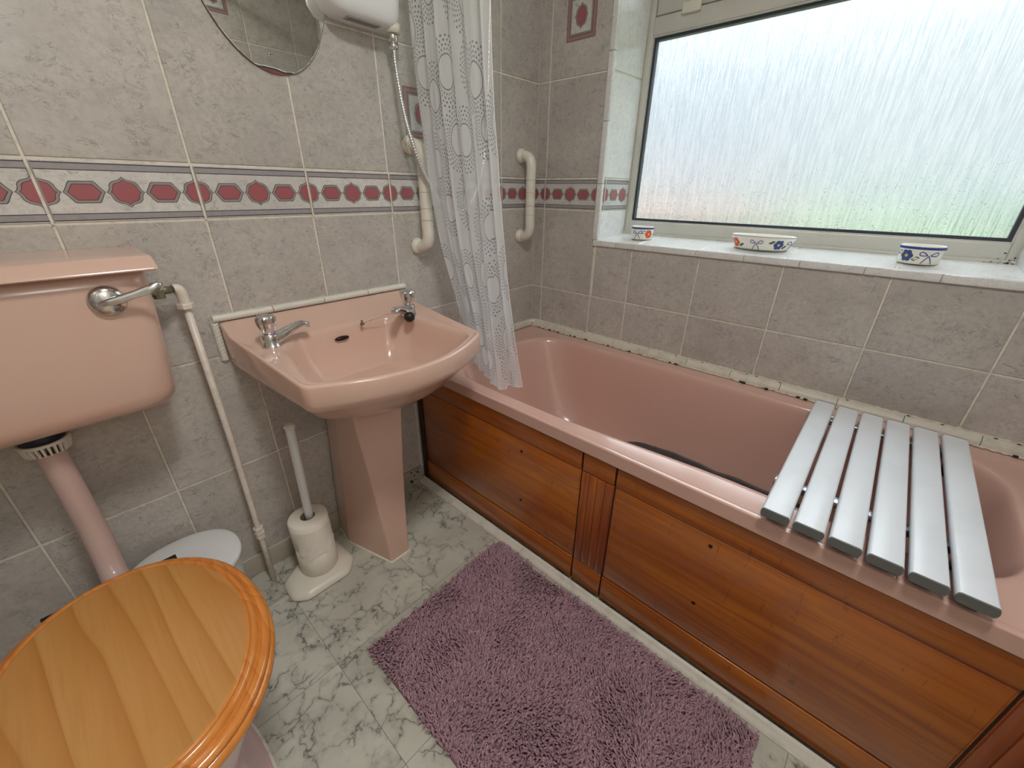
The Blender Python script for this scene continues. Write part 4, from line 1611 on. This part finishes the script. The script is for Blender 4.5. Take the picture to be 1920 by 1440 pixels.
mb.loft([oval(TCX, -0.330, -0.740, 0.104, 0.0, sq=2.4), oval(TCX, -0.333, -0.736, 0.100, 0.004, sq=2.4)], 0, False, True)
mb.build('sealant_line', M['sealant'], wc)
for sgn in (1, -1):
    mb = MB()
    mb.lathe([(0.0055, 0.0), (0.0055, 0.002), (0.0, 0.004)], (TCX + sgn * 0.072, -0.500, 0.0215), 0, 14, cap1=False)
    mb.build('floor_screw', M['screw'], wc)


def ring_band(mb, outer_prof, mat_list, yb=YB, yf=YFR, hw=0.186):
    rings = []
    for (ins, z) in outer_prof:
        rings.append(oval(TCX, yb - ins * 1.0, yf + ins, hw - ins, z))
    mb.loft(rings, 0, True, True, True, True, mat_list)


mb = MB()
prof = [(0.016, 0.3985), (0.004, 0.400), (0.0, 0.405), (0.0, 0.413), (0.005, 0.4185), (0.014, 0.419)]
ring_band(mb, prof, None, YB + 0.0, YFR - 0.004, 0.189)
mb.build('seat_ring', M['pine_rim'], wc)
mb = MB()
prof = [(0.014, 0.4195), (0.003, 0.4200), (0.0, 0.4225), (0.0005, 0.4265), (0.004, 0.4300), (0.0095, 0.4315), (0.0130, 0.4305), (0.0142, 0.4290), (0.0150, 0.4295), (0.0158, 0.4350), (0.0180, 0.4390), (0.0205, 0.4412), (0.0235, 0.4418), (0.0260, 0.4405), (0.0275, 0.4392), (0.0285, 0.4395), (0.0295, 0.4412)]
ring_band(mb, prof, None)
mb.build('seat_lid', M['pine_rim'], wc)
mb = MB()
rings = [oval(TCX, YB - 0.0288, YFR + 0.0288, 0.186 - 0.0288, 0.4396), oval(TCX, YB - 0.0300, YFR + 0.0300, 0.186 - 0.0300, 0.4414), oval(TCX, YB - 0.033, YFR + 0.033, 0.186 - 0.033, 0.4420), oval(TCX, YB - 0.15, YFR + 0.15, 0.06, 0.4421)]
mb.loft(rings, 0, False, True, True, False)
lp = mb.build('lid_panel', M['pine'], wc)
for hx in (-0.075, 0.075):
    mb = MB()
    mb.box((TCX + hx - 0.020, -0.300, 0.3885), (TCX + hx + 0.020, -0.276, 0.400), 0, 0.003)
    mb.tube([(TCX + hx - 0.024, -0.2775, 0.4095), (TCX + hx + 0.024, -0.2775, 0.4095)], 0.0055, 0, 12)
    mb.build('hinge', M['hinge_and_rib_shade'], wc)

# ------------------------------------------------------------------ small bin between pan and wall
bn = thing('waste_bin', (-1.497, -0.13, 0.0), 'small white plastic bin tucked behind the toilet', 'bin')
bx, by = -1.497, -0.138
el = lambda hw, hl, z: [(bx + hw * math.copysign(abs(cos(a)) ** 0.9, cos(a)), by + hl * math.copysign(abs(sin(a)) ** 0.9, sin(a)), z) for a in [2 * pi * k / 48 for k in range(48)]]
mb = MB()
mb.loft([el(0.092, 0.078, 0.001), el(0.094, 0.080, 0.008), el(0.106, 0.093, 0.20), el(0.110, 0.098, 0.255), el(0.110, 0.098, 0.262)], 0, True, True)
mb.build('bin_body', M['white_plastic'], bn)
mb = MB()
mb.loft([el(0.112, 0.100, 0.252), el(0.118, 0.106, 0.254), el(0.119, 0.107, 0.268), el(0.117, 0.105, 0.272), el(0.112, 0.100, 0.2735), el(0.098, 0.087, 0.278), el(0.05, 0.045, 0.283)], 0, True, True)
mb.build('bin_lid', M['white_plastic'], bn)

# ------------------------------------------------------------------ water pipe to the cistern
wp = thing('water_pipe', (-1.32, -0.055, 0.0), 'white painted supply pipe running up the tiles beside the cistern', 'pipe')
mb = MB()
mb.tube([(-1.324, -0.068, 0.0), (-1.320, -0.062, 0.18), (-1.312, -0.055, 0.50), (-1.311, -0.055, 0.882)], 0.0078, 0, 16)
mb.build('riser', M['white_paint'], wp)
mb = MB()
mb.tube(catmull([(-1.311, -0.055, 0.875), (-1.311, -0.055, 0.897), (-1.3125, -0.055, 0.908), (-1.317, -0.055, 0.9135), (-1.324, -0.056, 0.9138)], 5), 0.0112, 0, 16)
mb.build('elbow', M['white_paint'], wp)
mb = MB()
mt = Matrix.Translation((-1.311, -0.055, 0.868))
mb.lathe([(0.0155, 0.0), (0.0165, 0.002), (0.0165, 0.011), (0.0155, 0.013)], (0, 0, 0), 0, 6, mtx=mt, smooth=False)
mb.build('elbow_nut', M['white_paint'], wp)
mb = MB()
mb.tube([(-1.322, -0.056, 0.9135), (-1.335, -0.060, 0.9145), (-1.352, -0.064, 0.9155)], [0.0068, 0.0085, 0.0085], 0, 12)
mb.tube([(-1.345, -0.062, 0.9155), (-1.3665, -0.066, 0.9165)], 0.0125, 0, 6, smooth=False)
mb.tube([(-1.352, -0.066, 0.900), (-1.352, -0.066, 0.932)], 0.0105, 0, 8, smooth=False)
mb.build('valve', M['brass_old'], wp)
mb = MB()
for (za, zb_, r) in ((0.172, 0.186, 0.0135), (0.186, 0.1885, 0.0105), (0.1885, 0.196, 0.0135), (0.196, 0.204, 0.0115), (0.204, 0.212, 0.0135)):
    mb.lathe([(r * 0.95, za), (r, za + 0.001), (r, zb_ - 0.001), (r * 0.95, zb_)], (-1.3195, -0.0618, 0), 0, 8, smooth=False)
mb.build('compression_joint', M['white_paint'], wp)

# ------------------------------------------------------------------ toilet roll stand and rolls
RX, RY = -1.205, -0.137
rs = thing('toilet_roll_stand', (RX, RY, 0), 'cream plastic floor stand with an upright pole beside the pedestal', 'toilet roll holder')
mb = MB()
bp = [(-1.316, -0.118), (-1.318, -0.196), (-1.284, -0.226), (-1.150, -0.226), (-1.112, -0.178), (-1.118, -0.048), (-1.190, -0.040)]


def brg(s_, z):
    return [(RX + (p[0] - RX) * s_, RY + (p[1] - RY) * s_, z) for p in fillet_poly(bp, 0.035, 6)]


mb.loft([brg(0.96, 0.0), brg(1.0, 0.004), brg(0.995, 0.010), brg(0.93, 0.019), brg(0.80, 0.0245), brg(0.4, 0.026)], 0, True, True)
mb.build('base', M['cream_plastic'], rs)
mb = MB()
top = Vector((-1.190, -0.137, 0.528))
bot = Vector((RX, RY, 0.020))
mb.tube([bot, top], 0.0118, 0, 20)
mb.build('pole', M['white_plastic'], rs)
mb = MB()
d_ = (top - bot).normalized()
mb.tube([top - d_ * 0.001, top + d_ * 0.002, top + d_ * 0.0075, top + d_ * 0.010], [0.0125, 0.0142, 0.0142, 0.0115], 0, 20)
mb.tube([top + d_ * 0.0098, top + d_ * 0.0122], [0.0085, 0.0070], 0, 20)
mb.build('pole_cap', M['cream_plastic'], rs)


def make_roll(z0, label, sheet):
    r_o, r_i, h_ = 0.0555, 0.0205, 0.0985
    c = (RX + 0.001, RY, z0)
    mb = MB()
    n = 56
    prof = [(r_i, 0.0), (r_o - 0.004, 0.0), (r_o, 0.003), (r_o + 0.0006, h_ * 0.5), (r_o, h_ - 0.003), (r_o - 0.004, h_), (r_i, h_)]
    rings = []
    for (r, zz) in prof:
        ring = []
        for k in range(n):
            a = 2 * pi * k / n
            w_ = 1 + 0.008 * sin(3 * a + z0 * 40) + 0.005 * sin(7 * a)
            ring.append((c[0] + r * w_ * cos(a), c[1] + r * w_ * sin(a), c[2] + zz))
        rings.append(ring)
    mb.loft(rings, 0)
    o = mb.build('toilet_roll', [M['paper']])
    tag(o, label, 'toilet roll', 'toilet rolls on the stand')
    mb = MB()
    mb.loft([[(c[0] + rr_ * cos(2 * pi * k / 32), c[1] + rr_ * sin(2 * pi * k / 32), c[2] + zz) for k in range(32)] for rr_, zz in ((r_i, 0.0), (r_i, h_), (r_i - 0.0012, h_), (r_i - 0.0012, 0.0))], 0)
    mb.build('core', M['card'], o)
    if sheet:
        mb = MB()
        ids = []
        na, nz = 26, 12
        for i in range(na + 1):
            t = i / na
            a = radians(205 + 125 * t)
            row = []
            drop = 0.028 + 0.010 * sin(t * 9) + (0.020 if 0.45 < t < 0.8 else 0) * (1 - abs(t - 0.62) / 0.18 if abs(t - 0.62) < 0.18 else 0) - 0.030 * max(0, t - 0.75) * 4
            for j in range(nz + 1):
                s_ = j / nz
                zz = h_ * 0.80 - s_ * (h_ * 0.80 + drop * 0.75)
                rr_ = r_o + 0.0016 + 0.0012 * sin(a * 11 + s_ * 8) * s_ + 0.0008 * sin(s_ * 25 + a * 5)
                row.append(mb.vert((c[0] + rr_ * cos(a), c[1] + rr_ * sin(a), c[2] + zz)))
            ids.append(row)
        for i in range(na):
            for j in range(nz):
                mb.face((ids[i][j], ids[i][j + 1], ids[i + 1][j + 1], ids[i + 1][j]), 0, True)
        mb.build('loose_sheet', M['paper'], o)
    return o


make_roll(0.0265, 'white toilet roll at the bottom of the stand, under another roll', False)
make_roll(0.1258, 'white toilet roll on top of the stack with a torn loose sheet', True)

# ------------------------------------------------------------------ rug
rug = thing('rug', (-0.99, -0.9, 0), 'mauve shaggy bath rug on the marbled floor', 'rug')
RX0, RX1, RY0, RY1 = -1.243, -0.738, -1.318, -0.484
mb = MB()
mb.box((RX0 + 0.004, RY0 + 0.004, 0.0), (RX1 - 0.004, RY1 - 0.004, 0.006), 0, 0.002)
mb.build('backing', M['rug_back'], rug)
random.seed(11)
V, F, R_ = [], [], []
stepx = 0.0048
nx = int((RX1 - RX0) / stepx)
ny = int((RY1 - RY0) / stepx)
from mathutils import noise as mnoise
for i in range(nx):
    for j in range(ny):
        px = RX0 + 0.004 + (i + random.uniform(0, 1)) * (RX1 - RX0 - 0.008) / nx
        py = RY0 + 0.004 + (j + random.uniform(0, 1)) * (RY1 - RY0 - 0.008) / ny
        nn = mnoise.noise(Vector((px * 9, py * 9, 0)))
        n2 = mnoise.noise(Vector((px * 40, py * 40, 3)))
        ang = 2 * pi * mnoise.noise(Vector((px * 5, py * 5, 5))) + random.gauss(0, 0.9)
        lean = 0.0065 + 0.004 * random.random()
        h_ = 0.0145 + 0.003 * nn + 0.004 * n2 + random.uniform(-0.0025, 0.0025)
        ca, sa = cos(ang), sin(ang)
        r0 = 0.0017 + 0.0006 * random.random()
        base = len(V)
        for (s_, zz, rr2) in ((0.0, 0.005, 0.8), (0.25, 0.005 + h_ * 0.55, 1.0), (1.0, 0.005 + h_, 0.9)):
            cx, cy = px + ca * lean * s_, py + sa * lean * s_
            for q in range(4):
                a = pi / 2 * q + ang
                V.append((cx + r0 * rr2 * cos(a), cy + r0 * rr2 * sin(a), zz + (r0 * 0.5 * sin(a - ang) if s_ == 1 else 0)))
        V.append((px + ca * lean * 1.45, py + sa * lean * 1.45, 0.0045 + h_))
        for lv in (0, 1):
            for q in range(4):
                q2 = (q + 1) % 4
                F.append((base + lv * 4 + q, base + lv * 4 + q2, base + lv * 4 + 4 + q2, base + lv * 4 + 4 + q))
        for q in range(4):
            F.append((base + 8 + q, base + 8 + (q + 1) % 4, base + 12))
        rv = random.random()
        R_ += [rv, random.random(), rv, 1.0] * 12
me = bpy.data.meshes.new('pile')
me.from_pydata(V, [], F)
me.materials.append(M['pile'])
me.polygons.foreach_set('use_smooth', [True] * len(F))
at = me.attributes.new('rnd', 'FLOAT_COLOR', 'FACE')
at.data.foreach_set('color', R_)
me.update()
po = bpy.data.objects.new('pile', me)
COL.objects.link(po)
po.parent = rug
po.matrix_parent_inverse = Matrix.Translation(-rug.location)
po['kind'] = 'stuff'

# ------------------------------------------------------------------ mirror
mr_ = thing('oval_mirror', (-0.985, -0.005, 1.595), 'oval frameless wall mirror, chipped along its lower edge', 'mirror')
MX, MZ, MA, MBb = -0.985, 1.595, 0.150, 0.2325
N = 96
pts = [(MX + MA * cos(2 * pi * k / N), MZ + MBb * sin(2 * pi * k / N)) for k in range(N)]
mb = MB()
mb.loft([[(a, y_, b) for a, b in pts] for y_ in (-0.0024, -0.0052)], 0, True, True, True, False)
mb.build('backing', M['mirror_back'], mr_)
chip = []
rc_ = random.Random(3)
for (a, b) in pts:
    ang = atan2(b - MZ, a - MX)
    lo, hi = radians(-101), radians(-80)
    if lo < ang < hi:
        t = (ang - lo) / (hi - lo)
        up_ = 0.010 * sin(pi * t ** 0.8) + rc_.uniform(-0.0012, 0.0012)
        b += max(0, up_)
    chip.append((a, b))
mb = MB()
fr_ = [(a, -0.0082, b) for a, b in chip]
inn = [(MX + (a - MX) * 0.993, -0.0088, MZ + (b - MZ) * 0.993) for a, b in chip]
bk = [(a, -0.0054, b) for a, b in chip]
mb.loft([bk, fr_], 1, True, False, True, False)
mb.loft([fr_, inn], 0, False, True, True, False)
mb.build('mirror_glass', [M['mirror'], M['mirror_edge']], mr_)

# ------------------------------------------------------------------ electric shower
sh = thing('shower_heater', (-0.76, -0.05, 1.6), 'white electric shower box high on the tiled wall', 'shower')
mb = MB()


def shring(x0, x1, y0, r, z):
    p = fillet_poly([(x1, -0.0030), (x1, y0), (x0, y0), (x0, -0.0030)], [0.004, r, r, 0.004], 8)
    return [(q[0], q[1], z) for q in p]


rings = [shring(-0.80, -0.70, -0.045, 0.02, 1.5000), shring(-0.835, -0.676, -0.064, 0.03, 1.5015), shring(-0.856, -0.667, -0.074, 0.035, 1.511), shring(-0.866, -0.664, -0.079, 0.035, 1.530),
         shring(-0.868, -0.662, -0.081, 0.035, 1.56), shring(-0.868, -0.662, -0.081, 0.035, 1.80), shring(-0.860, -0.668, -0.074, 0.035, 1.82)]
mb.loft(rings, 0, True, True)
mb.build('housing', M['white_plastic'], sh)
mb = MB()
mb.lathe([(0.020, 0.0), (0.020, 0.012), (0.022, 0.02)], (-0.683, -0.050, 1.4935), 0, 24)
mb.build('outlet_collar', M['cream_plastic'], sh)
mb = MB()
mb.box((-0.812, -0.060, 1.4985), (-0.722, -0.033, 1.5005), 0)
st_ = mb.build('rating_label', M['sticker'], sh)
mb = MB()
for k in range(6):
    yv = -0.058 + k * 0.0042
    xs = -0.808
    while xs < -0.728:
        w_ = random.uniform(0.004, 0.013)
        mb.box((xs, yv, 1.4980), (min(xs + w_, -0.726), yv + 0.0022, 1.4986), 0)
        xs += w_ + 0.002
mb.build('print_lines', M['sticker_ink'], st_)
dn = Matrix.Identity(4)

hs_ = thing('shower_hose', (-0.6, -0.06, 1.3), 'chrome ribbed shower hose hanging behind the sheer curtain', 'hose')
pth = catmull([(-0.684, -0.050, 1.462), (-0.684, -0.052, 1.42), (-0.681, -0.064, 1.33), (-0.672, -0.079, 1.252), (-0.641, -0.088, 1.160), (-0.595, -0.093, 1.09), (-0.53, -0.085, 1.05), (-0.44, -0.07, 1.08), (-0.385, -0.07, 1.17), (-0.358, -0.072, 1.30), (-0.350, -0.076, 1.45), (-0.345, -0.080, 1.62), (-0.335, -0.085, 1.78)], 40)
# resample evenly for the ribs
res = [pth[0]]
for p in pth[1:]:
    if (p - res[-1]).length >= 0.00135:
        res.append(p)
mb = MB()
mb.tube(res, [0.0066 if (i % 3) else 0.0050 for i in range(len(res))], 0, 10)
mb.build('ribbed_tube', M['hose'], hs_)
mb = MB()
mb.lathe([(0.0095, 0.0), (0.0125, 0.004), (0.0125, 0.013), (0.0112, 0.0135), (0.0112, 0.0155), (0.0128, 0.016), (0.0128, 0.033), (0.012, 0.034)], (-0.684, -0.050, 1.4595), 0, 24)
mb.build('end_nut', M['chrome'], hs_)
hd = thing('hand_shower', (-0.335, -0.08, 1.8), 'white hand shower in its holder up behind the curtain', 'shower head')
mb = MB()
mb.tube([(-0.335, -0.085, 1.775), (-0.335, -0.090, 1.86), (-0.335, -0.115, 1.94)], [0.012, 0.014, 0.018], 0, 16)
mt = Matrix.Translation((-0.335, -0.135, 1.945)) @ Matrix.Rotation(radians(65), 4, 'X')
mb.lathe([(0.02, -0.02), (0.038, 0.0), (0.038, 0.01), (0.0, 0.012)], (0, 0, 0), 0, 24, mtx=mt, cap1=False)
mb.build('handle', M['white_plastic'], hd)
mb = MB()
mb.tube([(-0.335, -0.002, 1.86), (-0.335, -0.085, 1.86)], 0.012, 0, 12)
mb.build('holder', M['white_plastic'], hd)


# ------------------------------------------------------------------ grab rails
def grab_rail(x, z0, z1, label, dx=0.0):
    rail = thing('grab_rail', (x, -0.03, (z0 + z1) / 2), label, 'grab rail', 'grab rails on the tiled wall')
    r = 0.0192
    yo = -0.060
    k = 0.045
    pts = catmull([(x + dx, -0.010, z1), (x + dx * 0.7, -0.030, z1 - 0.001), (x + dx * .3, -0.052, z1 - 0.012), (x, yo - 0.001, z1 - 0.038), (x, yo, z1 - 0.07), (x, yo, (z0 + z1) / 2),
                   (x, yo, z0 + 0.07), (x, yo - 0.001, z0 + 0.038), (x + dx * .3, -0.052, z0 + 0.012), (x + dx * 0.7, -0.030, z0 + 0.001), (x + dx, -0.010, z0)], 8)
    mb = MB()
    mb.tube(pts, r, 0, 20)
    for zz in (z1 - 0.085, z1 - 0.13, z0 + 0.12, z0 + 0.085):
        mb.tube([(x, yo, zz - 0.001), (x, yo, zz + 0.001)], r + 0.0007, 1, 20)
    mb.build('rail', [M['rail_plastic'], M['caulk']], rail)
    for zz in (z0, z1):
        mb = MB()
        mt = Matrix.Translation((x + dx, -0.0028, zz)) @ Matrix.Rotation(radians(90), 4, 'X')
        mb.lathe([(0.0265, 0.0), (0.027, 0.004), (0.025, 0.010), (0.0200, 0.020)], (0, 0, 0), 0, 28, mtx=mt)
        mb.build('flange', M['rail_plastic'], rail)


grab_rail(-0.103, 0.945, 1.243, 'cream plastic grab rail near the room corner, right of the curtain')
grab_rail(-0.622, 0.945, 1.243, 'cream plastic grab rail partly hidden by the curtain', -0.006)

# ------------------------------------------------------------------ shower curtain
cu = []
nu, nv = 220, 120
ykey = [(0.0, -0.090), (0.074, -0.101), (0.12, -0.105), (0.25, -0.118), (0.46, -0.150), (0.64, -0.160), (0.80, -0.168), (1.0, -0.148)]
rkey = [(0.0, -0.389), (0.107, -0.414), (0.236, -0.426), (0.49, -0.443), (1.0, -0.466)]


def lin(K, t):
    for a, b in zip(K, K[1:]):
        if t <= b[0]:
            return a[1] + (b[1] - a[1]) * (t - a[0]) / (b[0] - a[0])
    return K[-1][1]


bplan = [(0.0, -0.535), (0.72, -0.640), (0.80, -0.640), (0.86, -0.622), (1.0, -0.600)]   # x of the hem against u
mb = MB()
UVs = []
ids = []
for j in range(nv + 1):
    row = []
    tv = j / nv
    for i in range(nu + 1):
        u = i / nu
        z = 2.05 + (0.5445 + (0.012 if u > 0.84 else 0.0) - 2.05) * tv
        t = ((2.05 - z) / 1.505) ** 4
        yl_, yr_ = lin(ykey, t), lin(rkey, t)
        xc = -0.66 + (lin(bplan, u) + 0.66) * t
        s_ = u ** 0.9
        ph = 2 * pi * (6.3 * u + 0.30 * sin(2.1 * tv + 3 * u)) + 0.5 * sin(3 * tv + u * 4)
        amp = (0.0125 * (0.55 + 0.6 * sin(7 * u + 1.3 + 0.8 * tv) ** 2)) * (1 - 0.45 * t)
        y = yl_ + (yr_ - yl_) * (s_ + 0.016 * sin(ph + 1.2) * (1 - u) * u * 4)
        xx = xc + amp * sin(ph) + 0.0022 * sin(2.7 * ph + tv * 5) + 0.0012 * sin(13 * tv + 17 * u)
        row.append(mb.vert((xx, y, z)))
        UVs.append((u * 0.80, tv * 1.52))
    ids.append(row)
for j in range(nv):
    for i in range(nu):
        mb.face((ids[j][i], ids[j][i + 1], ids[j + 1][i + 1], ids[j + 1][i]), 0, True)
cur = thing('shower_curtain', (-0.66, -0.3, 1.3), 'sheer white shower curtain with grey sunburst print, gathered at the tub end', 'shower curtain')
o = mb.build('cloth', M['curtain'], cur)
uvl = o.data.uv_layers.new(name='UVMap')
for lp_ in o.data.loops:
    uvl.data[lp_.index].uv = UVs[lp_.vertex_index]
# rolled hem
mb = MB()
hem = [Vector(mb_v) for mb_v in [tuple(o.data.vertices[k].co) for k in ids[-1]]]
mb.tube(hem, 0.0012, 0, 6)
mb.tube([Vector(o.data.vertices[ids[j][-1]].co) for j in range(nv + 1)], 0.0011, 0, 6)
mb.build('hem', M['white_plastic'], cur)
rl = thing('curtain_rail', (-0.66, -0.86, 2.06), 'white shower curtain rail spanning above the tub', 'curtain rail')
mb = MB()
mb.tube([(-0.66, -0.0028, 2.06), (-0.66, YF + 0.0028, 2.06)], 0.0095, 0, 16)
mb.build('rail', M['white_plastic'], rl)


# ------------------------------------------------------------------ hand-painted bowls on the sill
def make_bowl(name, cx, cy, z, ra, rb, h, yaw, stripe, decor, label, flare=1.0):
    t = thing(name, (cx, cy, z), label, 'bowl', 'hand-painted bowls on the window sill')
    R3 = Matrix.Translation((cx, cy, z)) @ Matrix.Rotation(yaw, 4, 'Z')
    prof = [(0.90 / flare, 0.0), (0.93 / flare, 0.002), (0.965 / flare, h * 0.15), (0.985 / flare ** 0.5, h * 0.55), (0.99, h * 0.80), (1.0, h * 0.86), (1.0, h * 0.95), (0.985, h), (0.945, h), (0.93, h * 0.95), (0.91 / flare ** 0.5, h * 0.5), (0.86 / flare, h * 0.15), (0.6 / flare, h * 0.10)]
    def surf(a, zz, off=0.0):
        for (p, q) in zip(prof, prof[1:]):
            if p[1] <= zz <= q[1] and q[1] > p[1]:
                s_ = (zz - p[1]) / (q[1] - p[1])
                f = p[0] + (q[0] - p[0]) * s_
                return R3 @ Vector(((ra * f + off) * cos(a), (rb * f + off) * sin(a), zz))
        return R3 @ Vector(((ra + off) * cos(a), (rb + off) * sin(a), zz))
    mb = MB()
    n = 64
    rings = [[R3 @ Vector((ra * f * cos(2 * pi * k / n), rb * f * sin(2 * pi * k / n), zz)) for k in range(n)] for f, zz in prof]
    mb.loft(rings, 0, True, True)
    if stripe:
        mb.loft([[surf(2 * pi * k / n, zz, 0.0004) for k in range(n)] for zz in (h * 0.82, h * 0.955)], 1)
    else:
        mb.loft([[surf(2 * pi * k / n, zz, 0.0004) for k in range(n)] for zz in (h * 0.925, h * 0.95)], 1)
    if not stripe:
        mb.loft([[surf(2 * pi * k / n, zz, 0.0004) for k in range(n)] for zz in (h * 0.03, h * 0.055)], 1)
    # decor patches: (angle, height, kind); sizes in metres on the surface
    rm = (ra + rb) / 2
    mats = [M['soap_white'], M['blue_glaze'], M['navy_glaze'], M['red_glaze'], M['green_glaze'], M['blue_glaze'], M['yellow_glaze']]

    def patch(a0, z0, pts2, m, off=0.0006):
        dl = sqrt((ra * sin(a0)) ** 2 + (rb * cos(a0)) ** 2)
        mb.poly([surf(a0 + px / dl, min(max(z0 + pz, 0.001), h * 0.8), off) for px, pz in pts2], m + 2)

    def stroke(a0, z0, path, w, m):
        for (p, q) in zip(path, path[1:]):
            dx, dz = q[0] - p[0], q[1] - p[1]
            L = sqrt(dx * dx + dz * dz) or 1
            nx_, nz_ = -dz / L * w / 2, dx / L * w / 2
            patch(a0, z0, [(p[0] + nx_, p[1] + nz_), (q[0] + nx_, q[1] + nz_), (q[0] - nx_, q[1] - nz_), (p[0] - nx_, p[1] - nz_)], m)

    for (a0, kind) in decor:
        z0 = h * 0.45
        s_ = h * 0.41
        if kind == 'bow':
            for sg in (-1, 1):
                loop = [(sg * s_ * (0.15 + 1.15 * sin(pi * k / 10) * (0.6 + 0.4 * k / 10)), z0 * 0 + s_ * (0.15 + 0.55 * (k / 10) * sin(pi * k / 10) + 0.42 * sin(2 * pi * k / 10) * 0.8)) for k in range(11)]
                stroke(a0, z0, loop, 0.0022, 0)
                stroke(a0, z0, [(0, 0.1 * s_), (sg * 0.35 * s_, -0.45 * s_), (sg * 0.65 * s_, -0.95 * s_)], 0.0024, 0)
        elif kind in ('red', 'blue'):
            m = 1 if kind == 'red' else 3
            for k in range(6):
                a = 2 * pi * k / 6
                c_ = (0.5 * s_ * cos(a), 0.5 * s_ * sin(a))
                patch(a0, z0, [(c_[0] + 0.34 * s_ * cos(b), c_[1] + 0.34 * s_ * sin(b)) for b in [2 * pi * q / 8 for q in range(8)]], m, 0.0005 + 0.00004 * k)
            patch(a0, z0, [(0.22 * s_ * cos(b), 0.22 * s_ * sin(b)) for b in [2 * pi * q / 8 for q in range(8)]], 4, 0.0009)
            for sg in (-1, 1):
                ox, oz = sg * 1.15 * s_, -0.35 * s_ * sg
                leaf = [(ox - 0.5 * s_, oz - 0.12 * s_), (ox - 0.1 * s_, oz - 0.32 * s_), (ox + 0.5 * s_, oz + 0.15 * s_), (ox + 0.1 * s_, oz + 0.34 * s_)]
                patch(a0, z0, leaf, 2, 0.0005)
    mb.build('dish', mats, t)
    return t


# direction from each bowl to the camera: decor faces the room
sz = lambda x: 0.942 + 0.018 * x / XF + 0.0026
def face_ang(cx, cy):
    return atan2(-1.219 - cy, -1.488 - cx)


a_ = face_ang(0.10, -0.463)
make_bowl('ramekin', 0.100, -0.463, sz(0.10), 0.042, 0.042, 0.046, 0, True, [(a_ - 0.45, 'bow'), (a_ + 0.62, 'red'), (a_ + 2.2, 'bow'), (a_ - 2, 'blue')], 'smallest blue-rimmed bowl with a painted bow and red flower, by the reveal')
a_ = face_ang(0.10, -0.882)
make_bowl('oval_dish', 0.100, -0.882, sz(0.10), 0.050, 0.094, 0.044, 0, False, [(pi + 0.72, 'blue'), (pi - 0.05, 'bow'), (pi - 0.92, 'red'), (pi + 1.45, 'bow'), (0.3, 'red'), (-0.9, 'blue')][:6], 'wide oval dish painted with flowers and a bow, middle of the sill', 1.12)
a_ = face_ang(0.10, -1.270)
make_bowl('ramekin', 0.100, -1.268, sz(0.10), 0.044, 0.047, 0.046, 0, True, [(a_ - 0.62, 'blue'), (a_ + 0.42, 'bow'), (a_ + 2.2, 'red'), (a_ - 2.1, 'bow')], 'blue-rimmed bowl with a blue flower, nearest the tub board end of the sill', 1.06)

# ------------------------------------------------------------------ unseen ceiling lamp, added to brighten the room
lm_ = thing('ceiling_fill_lamp', (-1.25, -1.22, CEIL), 'unseen round ceiling lamp added as fill light', 'lamp')
mb = MB()
mb.lathe([(0.15, -0.03), (0.155, -0.015), (0.155, -0.0005)], (-1.25, -1.22, CEIL), 0, 40)
mb.build('fill_lamp_base', M['white_plastic'], lm_)
mb = MB()
mb.lathe([(0.145, -0.030), (0.14, -0.05), (0.11, -0.078), (0.06, -0.092), (0.0, -0.096)], (-1.25, -1.22, CEIL), 0, 40, cap1=False)
mb.build('fill_lamp_shade', M['fill_lamp_glass'], lm_)
add_light('ceiling_fill_light', 'AREA', (-1.25, -1.22, CEIL - 0.10), CEIL_FILL_W, (0.99, 0.985, 0.96), (0, 0, 0), shape='DISK', size=0.28)  # fill light of the added ceiling lamp
